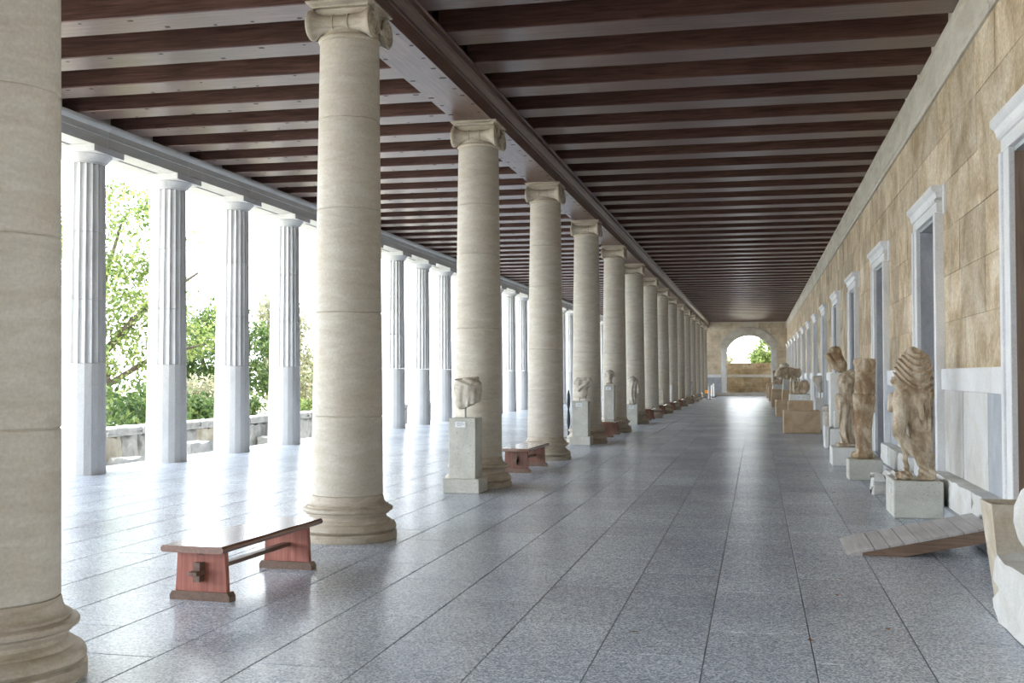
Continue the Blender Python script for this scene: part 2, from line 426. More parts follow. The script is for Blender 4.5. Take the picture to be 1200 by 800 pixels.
# string course, orthostates, rough foot course
band_me = MB().cbox(0, 1, 0, 1, 0, 1, 0.004).mesh('string_course', M['white'])
def rough_block(name, sx, sy, sz, seed, mat, amp=0.03, n=5):
    """block with a hacked, uneven face"""
    rr = random.Random(seed); vs = []; fs = []; idx = {}
    def V(i, j, k):
        if (i, j, k) not in idx:
            p = [sx*(i/n-0.5), sy*(j/n-0.5), sz*k/n]
            e = sum(1 for q in (i, j, k) if q in (0, n))
            for a, q in ((0, i), (1, j), (2, k)):
                if q in (0, n): p[a] += (1 if q == 0 else -1)*abs(rr.gauss(0, amp))*(1.0 if e < 2 else 1.25)
            if k == 0: p[2] = 0
            idx[(i, j, k)] = len(vs); vs.append(p)
        return idx[(i, j, k)]
    for a in range(n):
        for b in range(n):
            for q in (0, n):
                f = [V(q,a,b), V(q,a+1,b), V(q,a+1,b+1), V(q,a,b+1)]; fs.append(f if q else f[::-1])
                f = [V(a,q,b), V(a+1,q,b), V(a+1,q,b+1), V(a,q,b+1)]; fs.append(f[::-1] if q else f)
                f = [V(a,b,q), V(a+1,b,q), V(a+1,b+1,q), V(a,b+1,q)]; fs.append(f if q else f[::-1])
    return MB().add(vs, fs).mesh(name, mat, 40)
foot_mes = [rough_block('foot_stone', 0.30, 1.2, 0.34, 50+i, M['ortho'], 0.006, 6) for i in range(4)]
for ri, (a, b) in enumerate(runs(1.0)):
    L = b-a
    link('string_course', band_me, wall_right, (XW-0.045, a+0.002, 1.405), None, (0.09, L-0.004, 0.245))
    cuts = [a, a+L*R.uniform(0.28, 0.38), a+L*R.uniform(0.62, 0.72), b]
    for i in range(3):
        me = blue_me if (i == 0 and ri % 2 == 1) or (i == 2 and ri % 3 == 2) else ort_me
        link('orthostate_slab', me, wall_right, (XW-R.uniform(0.0, 0.012), cuts[i]+gg, 0.44), None, (0.06, cuts[i+1]-cuts[i]-2*gg, 0.96))
        if a < 60:
            link('foot_stone', foot_mes[(i+ri) % 4], wall_right, (XW-0.02, (cuts[i]+cuts[i+1])/2, 0.10), None, (1, (cuts[i+1]-cuts[i])/1.2*0.99, 1))
stp = MB().box(1.98, XW+0.02, YB, YF, -0.02, 0.13)
link('foot_step', stp.mesh('foot_step', M['grey']), wall_right)
crown_prof = [(XW+0.02, 5.035), (XW-0.03, 5.035), (XW-0.03, 5.10), (XW-0.045, 5.11), (XW-0.045, 5.46), (XW-0.07, 5.49), (XW-0.07, 5.565), (XW+0.02, 5.565)]
crown_me = MB().prism(crown_prof, 'y', 0, 1).mesh('crown_block', M['crown'])
y = 1.0
while y < YF:
    L = R.uniform(1.5, 1.9); L = min(L, YF-y)
    link('crown_block', crown_me, wall_right, (R.uniform(-0.004, 0.004), y+0.003, 0), None, (1, L-0.006, 1)); y += L

# doors: white marble frames, cornice, deep casing
def make_door(n, c, wood_casing, label):
    d = thing('door_%d' % n, (XW, c, 0), 0, label, 'door', kind='structure')
    xf = -0.08
    for s in (-1, 1):
        j = MB(); ya, yb = sorted((s*HW, s*(HW+0.29)))
        j.cbox(xf, 0.40, ya, yb, 0.13, 3.54, 0.006)
        ya, yb = sorted((s*(HW+0.20), s*(HW+0.296))); j.cbox(xf-0.022, 0.05, ya, yb, 0.135, 3.535, 0.004)
        link('jamb', j.mesh('jamb', M['white'], 30), d)
        r_ = MB(); ya, yb = sorted((s*(HW-0.012), s*(HW+0.02))); r_.box(xf+0.05, 0.62, ya, yb, 0.17, 3.53)
        link('casing', r_.mesh('casing', M['leafdoor'] if wood_casing else M['grey']), d)
    l = MB(); l.cbox(xf, 0.40, -HW-0.29, HW+0.29, 3.54, 3.70, 0.006); l.cbox(xf-0.022, 0.05, -HW-0.296, HW+0.296, 3.655, 3.695, 0.004)
    link('lintel', l.mesh('lintel', M['white'], 30), d)
    prof = [(0.02, 3.70), (-0.095, 3.70), (-0.10, 3.735), (-0.115, 3.765), (-0.14, 3.785), (-0.15, 3.80), (-0.15, 3.85), (0.02, 3.85)]
    cn = MB().prism(prof, 'y', -HW-0.40, HW+0.40); cn.cbox(-0.03, 0.02, -HW-0.52, -HW-0.40, 3.50, 3.85, 0.004)
    link('cornice', cn.mesh('cornice', M['white'], 20), d)
    link('soffit', MB().box(xf+0.05, 0.62, -HW, HW, 3.50, 3.54).mesh('soffit', M['grey']), d)
    link('threshold', MB().cbox(-0.12, 0.62, -HW-0.02, HW+0.02, 0.0, 0.17, 0.006).mesh('threshold', M['grey']), d)
    lf = link('door_leaf', MB().box(0.60, 0.66, -HW, HW, 0.17, 3.5).mesh('door_leaf', M['leafdoor']), d)
    pn = MB()
    for a, b in ((-HW+0.1, -0.06), (0.06, HW-0.1)):
        for z0, z1 in ((0.35, 1.3), (1.45, 3.35)): pn.cbox(0.585, 0.61, a, b, z0, z1, 0.008)
    link('door_panel', pn.mesh('door_panel', M['leafdoor']), lf)
for n, c in enumerate(DOORS[1:]):
    lab = {0: 'marble-framed doorway with brown wooden casing behind the planter', 1: 'marble-framed doorway beside the draped headless statue',
           2: 'marble-framed doorway with grey reveal behind the rough pillar figure'}.get(n, 'tall marble-framed doorway further along the tan shop wall')
    make_door(n+1, c, n == 0, lab)

# ------------------------------------------------------------------ far wall with arch, added light-blocking wall behind the camera
AC, AH, ASP = -0.615, 1.645, 3.48           # arch centre, half width, springing
RISE = 1.10; AR = (AH*AH+RISE*RISE)/(2*RISE); ACZ = ASP+RISE-AR
def arch_pts(r_extra, n=24):
    r = AR + r_extra; a0 = math.asin(AH/AR)
    return [(AC + r*math.sin(-a0 + 2*a0*i/n), ACZ + r*math.cos(-a0 + 2*a0*i/n)) for i in range(n+1)]
fwm = MB(); n = 24
inn = arch_pts(0)
fwm.box(-5.2, AC-AH, YF, YF+0.8, 0, 6.6); fwm.box(AC+AH, 3.0, YF, YF+0.8, 0, 6.6)
for i in range(n):
    (xa, za), (xb, zb) = inn[i], inn[i+1]
    fwm.add([(xa,YF,za),(xb,YF,zb),(xb,YF,6.6),(xa,YF,6.6),(xa,YF+0.8,za),(xb,YF+0.8,zb),(xb,YF+0.8,6.6),(xa,YF+0.8,6.6)],
            [(0,1,2,3),(5,4,7,6),(1,0,4,5),(3,2,6,7)])
fwm.box(-4.6, -4.0, YF+0.8, 91.0, 0, 6.02)  # unseen side wall added to shade the parapet beyond the arch
wall_far = link('wall_far', fwm.mesh('wall_far', M['mortar']))
tag(wall_far, 'tan block end wall pierced by a broad arched opening', 'wall', kind='structure')
vm = MB(); n = 13
outer = arch_pts(0.52, n); inn2 = arch_pts(0.0, n)
for i in range(n):
    q = MB()
    (xa, za), (xb, zb), (xc, zc), (xd, zd) = inn2[i], inn2[i+1], outer[i+1], outer[i]
    q.add([(xa,YF-0.05,za),(xb,YF-0.05,zb),(xc,YF-0.05,zc),(xd,YF-0.05,zd),(xa,YF+0.1,za),(xb,YF+0.1,zb),(xc,YF+0.1,zc),(xd,YF+0.1,zd)],
          [(0,1,2,3),(1,0,4,5),(2,1,5,6),(3,2,6,7),(0,3,7,4)])
    link('voussoir', q.mesh('voussoir', M['crown']), wall_far)
lip = MB()
for i in range(24):
    (xa, za), (xb, zb) = arch_pts(0.50)[i:i+2]; (xc, zc), (xd, zd) = arch_pts(0.62)[i+1], arch_pts(0.62)[i]
    lip.add([(xa,YF-0.10,za),(xb,YF-0.10,zb),(xc,YF-0.10,zc),(xd,YF-0.10,zd),(xa,YF+0.1,za),(xb,YF+0.1,zb),(xc,YF+0.1,zc),(xd,YF+0.1,zd)],
            [(0,1,2,3),(1,0,4,5),(3,2,6,7)])
link('arch_moulding', lip.mesh('arch_moulding', M['crown']), wall_far)
for s in (-1, 1):
    xa, xb = sorted((AC+s*AH, AC+s*(AH+0.40)))
    pj = MB().cbox(xa, xb, YF-0.04, YF+0.4, 0, ASP-0.14, 0.01); pj.cbox(xa-0.05, xb+0.05, YF-0.09, YF+0.4, ASP-0.14, ASP+0.02, 0.01)
    link('pilaster', pj.mesh('pilaster', M['ortho']), wall_far)
fz = [1.62, 2.25, 2.85, 3.45, 4.05, 4.6, 5.1, 5.55]
for ci in range(len(fz)-1):
    z0, z1 = fz[ci], fz[ci+1]; x = -4.6 - 0.35*(ci % 2)
    while x < XW-0.1:
        L = R.uniform(1.0, 1.5); xe = min(x+L, XW-0.02); segs = [(x, xe)]
        zm = z0 if z1 > ASP else z1
        if z0 < ASP: lim = AH+0.44
        else:
            d2 = (AR+0.63)**2 - (z0-ACZ)**2; lim = math.sqrt(d2) if d2 > 0 else 0
        out = []
        for a, b in segs:
            if b <= AC-lim or a >= AC+lim: out.append((a, b))
            else:
                if a < AC-lim: out.append((a, AC-lim))
                if b > AC+lim: out.append((AC+lim, b))
        for a, b in out:
            if b-a > 0.12: link('stone_block', lit_me, wall_far, (a+0.008, YF-R.uniform(0.01, 0.035), z0+0.008), None, (b-a-0.016, 0.08, z1-z0-0.016))
        x = xe
for a, b in ((-4.4, AC-AH-0.42), (AC+AH+0.42, XW-0.02)):
    link('orthostate_slab', blue_me, wall_far, (a, YF-0.03, 0.0), None, (b-a, 0.08, 1.38))
    link('string_course', band_me, wall_far, (a, YF-0.06, 1.40), None, (b-a, 0.1, 0.20))
link('foot_step', MB().box(-3.9, 1.95, YF-0.35, YF, -0.02, 0.24).mesh('foot_step', M['crown']), wall_far)
link('cornice', MB().cbox(-3.6, XW-0.05, YF-0.09, YF+0.05, 5.57, 5.95, 0.01).mesh('cornice', M['crown']), wall_far)
# parapet beyond the arch
pw = MB().box(-6, 6, 90.02, 90.4, -1.0, 2.52)
par = link('parapet_wall', pw.mesh('parapet_wall', M['mortar']))
tag(par, 'tan block parapet wall beyond the far arch', 'wall')
for z0, z1, m in ((0.0, 0.55, blk_me), (0.55, 1.38, blk_me), (1.62, 2.07, blk_me), (2.07, 2.52, blk_me)):
    x = -4.0 + R.uniform(0, 0.7)
    while x < 3.0:
        L = R.uniform(0.9, 1.6); link('stone_block', m, par, (x+0.01, 90-R.uniform(0, 0.03), z0+0.01), None, (L-0.02, 0.08, z1-z0-0.02)); x += L
link('string_course', band_me, par, (-4, 89.93, 1.40), None, (7.5, 0.1, 0.21))
wb = link('wall_back_blocker', MB().box(-11.2, 3.0, YB-0.4, YB, 0, 6.6).mesh('wall_back_blocker', M['poros_far']))  # unseen wall, added so less light enters from behind the camera
tag(wb, 'unseen tan wall added behind the viewer to block light', 'wall', kind='structure')

# ------------------------------------------------------------------ ceiling: boards, joists, long beam
cl = MB().box(-11.5, 3.4, YB-0.4, 91.6, 6.02, 6.6)  # slab extended past the far wall as an added roof shading the parapet
ceiling = link('ceiling', cl.mesh('ceiling', M['boards']))
tag(ceiling, 'dark brown timber ceiling of close-set heavy joists', 'ceiling', kind='structure')
JW, JH = 0.26, 0.45
jr = MB().cbox(-3.62, XW+0.05, -JW, JW, ZJ, 6.03, 0.012).mesh('joist', M['joist'])
jl = MB().cbox(-10.45, -4.18, -JW, JW, ZJ, 6.03, 0.012).mesh('joist', M['joist'])
jy = Y0 - 0.2 - 1.3*17
pegs = MB(); nj = 0
def peg(x, y, z):
    if not in_view((x, y, z), 20): return
    r = R.uniform(0.012, 0.022); l = r*R.uniform(1.0, 2.0)
    pegs.box(x-l, x+l, y-r, y+r, z-0.003, z+0.01)
while jy < YF-0.2:
    if jy > 2.0:
        link('joist', jr, ceiling, (0, jy, 0)); link('joist', jl, ceiling, (0, jy, 0))
    else:
        if nj % 2 == 0: link('joist', jr, ceiling, (0, jy, 0)); link('joist', jl, ceiling, (0, jy, 0))
    nj += 1
    if 8 < jy < 34:
        x = -10.2
        while x < -4.3:
            peg(x, jy+R.choice((-1, 1))*R.uniform(0.14, 0.22), ZJ); x += R.uniform(0.28, 0.75)
    jy += 1.3
b1 = [(-0.27, ZI), (0.27, ZI), (0.27, 5.355), (0.285, 5.365), (0.285, 5.40), (0.315, 5.425), (0.335, 5.46), (0.37, 5.475), (0.37, 5.545), (0.39, 5.555), (0.39, ZJ), (0.22, ZJ), (0.22, 6.03), (-0.22, 6.03), (-0.22, ZJ), (-0.39, ZJ), (-0.39, 5.555), (-0.37, 5.545), (-0.37, 5.475), (-0.335, 5.46), (-0.315, 5.425), (-0.285, 5.40), (-0.285, 5.365), (-0.27, 5.355)]
bm_me = MB().prism(b1, 'y', 0.004, 2*BAY-0.004).mesh('long_beam', M['beam'])
y = Y0 + 2.35 + BAY*0.5 - 2*BAY*2
y = Y0 - 0.0 + 3.55*BAY - 4*BAY*2
while y < YF:
    L = min(1.0, (YF-y)/(2*BAY))
    link('long_beam', bm_me, ceiling, (XI, y, 0), None, (1, L, 1))
    y += 2*BAY
yy = 8.0
while yy < 34:
    for sx in (-1, 1):
        if R.random() < 0.9: peg(XI+sx*R.uniform(0.19, 0.235), yy+R.uniform(-0.06, 0.06), ZI)
    yy += 0.45
o = link('wooden_pegs', pegs.mesh('wooden_pegs', M['peg']), ceiling); o['kind'] = 'stuff'

# ------------------------------------------------------------------ Doric entablature
ent = thing('trim_1', (XD, D0, 0), 0, 'pale marble architrave carried by the fluted outer columns', 'architrave', kind='structure')
ap = [(-0.43, ZD), (0.40, ZD), (0.40, 5.365), (0.415, 5.37), (0.415, 5.47), (0.43, 5.48), (0.465, 5.51), (0.475, 5.535), (0.475, ZJ), (0.30, ZJ), (-0.43, ZJ)]
am = MB().prism(ap, 'y', 0.003, DSP-0.003).mesh('architrave_block', M['entab'])
# shallow joint along the soffit
sm_ = MB().box(-0.03, 0.03, 0, DSP, ZD-0.004, ZD).mesh('soffit_joint', M['grout'])
fr = MB().box(-0.40, 0.22, 0, DSP, ZJ, 6.03).mesh('frieze_block', M['entab'])
ND0, ND1 = -12, 27
for j in range(ND0, ND1+1):
    yj = j*DSP
    if D0 + yj + DSP > YF + 0.8: break
    link('architrave_block', am, ent, (0, yj, 0)); link('frieze_block', fr, ent, (0, yj, 0))
    if -2 <= j < 8: link('soffit_joint', sm_, ent, (0, yj, 0))

# ------------------------------------------------------------------ Doric columns
def flutes(r0, r1, z0, z1, nf=20, sub=6, depth=0.075):
    m = MB(); vs = []; fs = []; n = nf*sub
    for r, z in ((r0, z0), (r1, z1)):
        for k in range(n):
            u = (k % sub)/sub; a = 2*PI*k/n
            q = r*(1 - depth*math.sin(PI*u))
            vs.append((q*math.cos(a), q*math.sin(a), z))
    for k in range(n): fs.append((k, (k+1) % n, n+(k+1) % n, n+k))
    fs.append(tuple(range(n))[::-1]); fs.append(tuple(range(n, 2*n)))
    return m.add(vs, fs).mesh('fluted_drum', M['doric'], 28)
def rd(z): return 0.367 + (0.309-0.367)*z/4.95
low_me = MB().lathe([(rd(0), 0), (rd(1.765), 1.765)], 20).mesh('faceted_drum', M['doric'])
dz = [1.77, 2.78, 3.86, 4.95]
fl_me = [flutes(rd(dz[i]), rd(dz[i+1]-0.005), dz[i], dz[i+1]-0.005) for i in range(3)]
ech_me = MB().lathe([(0.300, 4.95), (0.312, 4.955), (0.312, 4.965), (0.322, 4.97), (0.322, 4.98), (0.335, 4.985), (0.345, 5.0), (0.375, 5.04), (0.400, 5.065), (0.412, 5.085), (0.410, 5.095)], 40).mesh('echinus', M['doric'], 30)
aba_me = MB().cbox(-0.43, 0.43, -0.43, 0.43, 5.095, ZD, 0.004).mesh('abacus', M['doric'])
for j in range(-3, 28):
    yj = D0 + j*DSP
    if yj > YF-0.5: break
    t = thing('doric_column', (XD, yj, 0), R.uniform(-0.02, 0.02))
    tag(t, 'white fluted Doric column with plain faceted foot in the outer row', 'column', 'outer row of fluted columns')
    link('faceted_drum', low_me, t)
    for me in fl_me: link('fluted_drum', me, t)
    link('echinus', ech_me, t); link('abacus', aba_me, t)

# ------------------------------------------------------------------ Ionic columns
base_prof = [(0.474, 0), (0.477, 0.006), (0.477, 0.072), (0.466, 0.077), (0.450, 0.081), (0.462, 0.088), (0.473, 0.105), (0.470, 0.130), (0.458, 0.150), (0.440, 0.163), (0.418, 0.168), (0.412, 0.182), (0.402, 0.190), (0.380, 0.203), (0.372, 0.222), (0.380, 0.240), (0.402, 0.246), (0.403, 0.256), (0.406, 0.259), (0.434, 0.274), (0.438, 0.288), (0.432, 0.303), (0.414, 0.312), (0.390, 0.314), (0.394, 0.330), (0.376, 0.338), (0.362, 0.350), (0.352, 0.372), (0.3415, 0.42)]
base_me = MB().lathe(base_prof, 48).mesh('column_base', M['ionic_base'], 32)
def ri(z): return 0.3400 + (0.2886-0.3400)*((z-0.42)/4.4)**1.15 if z > 0.42 else 0.34
def drum(z0, z1):
    k = (round(z0, 2), round(z1, 2))
    if k not in shapes:
        c = 0.009
        pr = [(ri(z0)-c, z0), (ri(z0), z0+c)] + [(ri(z0+(z1-z0)*q), z0+(z1-z0)*q) for q in (0.33, 0.66)] + [(ri(z1), z1-c), (ri(z1)-c, z1)]
        shapes[k] = MB().lathe(pr, 48).mesh('column_drum', M['ionic'], 40)
    return shapes[k]
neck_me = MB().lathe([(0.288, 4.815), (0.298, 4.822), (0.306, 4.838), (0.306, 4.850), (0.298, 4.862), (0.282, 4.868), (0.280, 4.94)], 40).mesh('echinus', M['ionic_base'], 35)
iab = MB(); hx = 0.333
pr = [(hx-0.05, ZI-0.058), (hx-0.045, ZI-0.045), (hx-0.02, ZI-0.026), (hx-0.004, ZI-0.020), (hx, ZI-0.016), (hx, ZI)]
vs = []; fs = []
for q, z in pr: vs += [(-q,-q,z),(q,-q,z),(q,q,z),(-q,q,z)]
for i in range(len(pr)-1):
    for k in range(4): fs.append((i*4+k, i*4+(k+1) % 4, (i+1)*4+(k+1) % 4, (i+1)*4+k))
fs.append((3,2,1,0)); e = (len(pr)-1)*4; fs.append((e, e+1, e+2, e+3))
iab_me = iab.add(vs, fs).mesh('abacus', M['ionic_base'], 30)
ZV = 4.972
bprof = [(0.140, -0.318), (0.148, -0.312), (0.148, -0.290), (0.136, -0.272), (0.112, -0.245), (0.096, -0.21), (0.086, -0.16), (0.080, -0.088), (0.090, -0.084), (0.090, -0.070), (0.080, -0.066), (0.078, 0), (0.080, 0.066), (0.090, 0.070), (0.090, 0.084), (0.080, 0.088), (0.086, 0.16), (0.096, 0.21), (0.112, 0.245), (0.136, 0.272), (0.148, 0.290), (0.148, 0.312), (0.140, 0.318)]
bol_me = MB().lathe(bprof, 28, 'x', (0, 0, 0)).mesh('bolster', M['ionic_base'], 35)
def spiral(sx, sy):
    pts = []; rr = []
    for i in range(46):
        t = i/45; a = PI/2 - sy*sx*0 + t*2.6*2*PI; r = 0.138*(1-t)**0.85 + 0.012
        pts.append((sx*0.318, sy*r*math.cos(a), r*math.sin(a))); rr.append(0.019*(1-0.5*t))
    m = MB().tube(pts, rr, 6); m.lathe([(0.022, -0.012), (0.022, 0.008), (0.012, 0.014)], 12, 'x', (sx*0.318, 0, 0))
    return m.mesh('volute', M['ionic_base'], 50)
spi = {(sx, sy): spiral(sx, sy) for sx in (-1, 1) for sy in (-1, 1)}
can = MB().cbox(-0.295, 0.295, -0.17, 0.17, 4.945, ZI-0.05, 0.01)
can.cbox(-0.27, 0.27, -0.23, 0.23, 5.03, ZI-0.05, 0.01)
for sx in (-1, 1):
    for yy in np.linspace(-0.13, 0.13, 5): can.lathe([(0.001, -0.032), (0.018, -0.024), (0.026, 0.0), (0.022, 0.022), (0.004, 0.032)], 8, 'z', (sx*0.300, yy, 4.945))
    can.tube([(sx*0.302, -0.16, ZI-0.085), (sx*0.302, 0.16, ZI-0.085)], 0.012, 6)
can_me = can.mesh('channel', M['ionic_base'], 40)
def ionic(i, label, group=None):
    yi = Y0 + BAY*(i-1) + (0.02 if i == 0 else 0)
    t = thing('ionic_column', (XI, yi, 0), 0, label, 'column', group)
    link('column_base', base_me, t)
    cuts = [0.42] + [round(z + (0 if i == 1 else R.choice((-0.12, -0.06, 0.0, 0.06, 0.12))), 2) for z in (1.18, 2.18, 3.18, 4.06)] + [4.82]
    for a, b in zip(cuts, cuts[1:]): link('column_drum', drum(a, b), t, None, (0, 0, R.uniform(0, 6.28)))
    link('echinus', neck_me, t); link('channel', can_me, t); link('abacus', iab_me, t)
    for sy in (-1, 1):
        bo = link('bolster', bol_me, t, (0, sy*0.215, ZV))
        for sx in (-1, 1): link('volute', spi[(sx, sy)], bo)
ion_labels = {0: 'smooth stone column standing before the near end of the red bench', 1: 'smooth stone column at the far end of the red bench',
              2: 'smooth stone column behind the pedestal with the draped bust', 3: 'smooth stone column at the far end of the brown bench beyond the draped bust',
              4: 'smooth stone column behind the pedestal with the cuirass-like torso', 5: 'smooth stone column behind the tall pedestal with the head',
              6: 'smooth stone column behind the small draped statue'}
for i in range(0, 16):
    if i in ion_labels: ionic(i, ion_labels[i])
    else: ionic(i, 'smooth stone column beyond the small draped statue', 'smooth columns towards the far arch')

# ------------------------------------------------------------------ benches
def bench_parts():
    P = {}
    P['seat'] = MB().prism([(-0.238, 0.385), (-0.243, 0.372), (-0.238, 0.356), (-0.225, 0.348), (0.225, 0.348), (0.238, 0.356), (0.243, 0.372), (0.238, 0.385), (0.225, 0.396), (-0.225, 0.396)], 'y', -0.81, 0.81).mesh('seat', M['bench_top'], 40)
    ep = MB().prism([(-0.200, 0.06), (0.200, 0.06), (0.184, 0.348), (-0.184, 0.348)], 'y', -0.024, 0.024)
    P['end_panel'] = ep.mesh('end_panel', M['bench_red'])
    P['foot'] = MB().prism([(-0.233, 0.0), (0.233, 0.0), (0.233, 0.035), (0.215, 0.062), (-0.215, 0.062), (-0.233, 0.035)], 'y', -0.045, 0.045).mesh('foot', M['bench_dark'])
    P['stretcher'] = MB().cbox(-0.035, 0.035, -0.80, 0.80, 0.185, 0.215, 0.004).mesh('stretcher', M['bench_dark'])
    P['wedge'] = MB().prism([(-0.022, 0.135), (0.022, 0.135), (0.026, 0.27), (-0.026, 0.27)], 'y', -0.03, 0.03).mesh('wedge', M['bench_dark'])
    P['peg'] = MB().cbox(-0.018, 0.018, -0.03, 0.03, 0.315, 0.345, 0.003).mesh('peg', M['bench_dark'])
    return P
BP = bench_parts()
BROWN = MB().prism([(-0.200, 0.06), (0.200, 0.06), (0.184, 0.348), (-0.184, 0.348)], 'y', -0.024, 0.024).mesh('end_panel', M['bench_brown'])
def bench(x, y, rz, label, group=None, panel=BROWN):
    t = thing('bench', (x, y, 0), rz, label, 'bench', group)
    link('seat', BP['seat'], t)
    for s in (-1, 1):
        e = link('end_panel', panel, t, (0, s*0.66, 0)); link('foot', BP['foot'], t, (0, s*0.66, 0))
        link('wedge', BP['wedge'], e, (0, s*0.055, 0)); link('peg', BP['peg'], e)
    link('stretcher', BP['stretcher'], t)
bench(-3.79, 7.90, -0.045, 'low red-stained wooden bench with a glossy brown seat between the first two columns', None, BP['end_panel'])
bench(-3.80, 18.35, -0.02, 'low brown wooden bench beyond the pedestal with the draped bust')
bench(-3.80, 28.9, 0, 'low brown wooden bench beyond the cuirass-like torso')
for y in (39.6, 44.6, 50.1, 55.2, 65.0):
    bench(-3.82, y, 0, 'low brown wooden bench beyond the small draped statue', 'benches towards the far arch')

# ------------------------------------------------------------------ sculpture kit: signed distance shapes meshed with surface nets
def ell(P, c, r):
    r = np.array(r, float); q = P-np.array(c); k0 = np.linalg.norm(q/r, axis=-1); k1 = np.linalg.norm(q/(r*r), axis=-1)+1e-9
    return k0*(k0-1)/k1
def cap(P, a, b, ra, rb):
    a = np.array(a, float); b = np.array(b, float); d = b-a
    h = np.clip(((P-a)@d)/(d@d), 0, 1)
    return np.linalg.norm(P-a-h[..., None]*d, axis=-1) - (ra+(rb-ra)*h)
def rbox(P, c, h, r=0.02, rz=0.0, rx=0.0):
    q = P-np.array(c)
    if rz:
        cs, sn = math.cos(rz), math.sin(rz); q = np.stack([cs*q[..., 0]+sn*q[..., 1], -sn*q[..., 0]+cs*q[..., 1], q[..., 2]], -1)
    if rx:
        cs, sn = math.cos(rx), math.sin(rx); q = np.stack([cs*q[..., 0]+sn*q[..., 2], q[..., 1], -sn*q[..., 0]+cs*q[..., 2]], -1)
    q = np.abs(q)-np.array(h)+r
    return np.linalg.norm(np.maximum(q, 0), axis=-1)+np.minimum(q.max(-1), 0)-r
def sm(a, b, k=0.04):
    h = np.clip(0.5+0.5*(b-a)/k, 0, 1); return b+(a-b)*h-k*h*(1-h)
def cut(a, b, k=0.02): return -sm(-a, b, k)          # a minus b
def fbm(P, f, seed=0, oct=3):
    rg = np.random.RandomState(seed); s = 0; amp = 1
    for o_ in range(oct):
        for _ in range(4):
            d = rg.normal(size=3); d /= np.linalg.norm(d); s = s+amp*np.sin(P@d*f*rg.uniform(0.7, 1.4)+rg.uniform(0, 6.28)); 
        f *= 2.1; amp *= 0.5
    return s/7.0
def ss(x, a, b):
    t = np.clip((x-a)/(b-a), 0, 1); return t*t*(3-2*t)
def nets(fn, lo, hi, h):
    ax = [np.arange(lo[i]-2*h, hi[i]+3*h, h) for i in range(3)]
    G = np.stack(np.meshgrid(*ax, indexing='ij'), -1); V = fn(G).astype(np.float64)
    nx, ny, nz = V.shape; C = [(0,0,0),(1,0,0),(0,1,0),(1,1,0),(0,0,1),(1,0,1),(0,1,1),(1,1,1)]
    cv = np.stack([V[a:nx-1+a, b:ny-1+b, c:nz-1+c] for a, b, c in C], -1); s = cv < 0
    act = s.any(-1) & ~s.all(-1); I = np.argwhere(act); cv = cv[act]
    idx = -np.ones(act.shape, int); idx[act] = np.arange(len(I))
    acc = np.zeros((len(I), 3)); cnt = np.zeros(len(I))
    for a in range(8):
        for b in range(a+1, 8):
            d = np.array(C[b])-np.array(C[a])
            if abs(d).sum() != 1: continue
            va, vb = cv[:, a], cv[:, b]; m = (va < 0) != (vb < 0)
            t = va[m]/(va[m]-vb[m]); acc[m] += np.array(C[a])+t[:, None]*d; cnt[m] += 1
    P = (I+acc/cnt[:, None])*h+np.array([a[0] for a in ax])
    F = []
    S = V < 0
    for axis in range(3):
        u, v = [(1, 2), (2, 0), (0, 1)][axis]
        sl0 = [slice(None)]*3; sl1 = [slice(None)]*3; sl0[axis] = slice(0, -1); sl1[axis] = slice(1, None)
        A, B = S[tuple(sl0)], S[tuple(sl1)]; E = np.argwhere(A != B)
        E = E[(E[:, u] > 0) & (E[:, v] > 0) & (E[:, u] < V.shape[u]-1) & (E[:, v] < V.shape[v]-1)]
        du = np.zeros(3, int); du[u] = 1; dv = np.zeros(3, int); dv[v] = 1
        q = np.stack([idx[tuple((E-du-dv).T)], idx[tuple((E-dv).T)], idx[tuple(E.T)], idx[tuple((E-du).T)]], -1)
        fl = ~A[tuple(E.T)]; q[fl] = q[fl][:, ::-1]; F.append(q)
    return P, np.concatenate(F)
def sculpt(name, fn, lo, hi, h, mat, ground=True):
    P, F = nets(lambda q: np.maximum(fn(q), 0.004-q[..., 2]) if ground else fn(q), lo, hi, h)
    me = bpy.data.meshes.new(name); me.from_pydata(P.tolist(), [], F.tolist()); me.update(); me.materials.append(mat); me.shade_smooth()
    return me

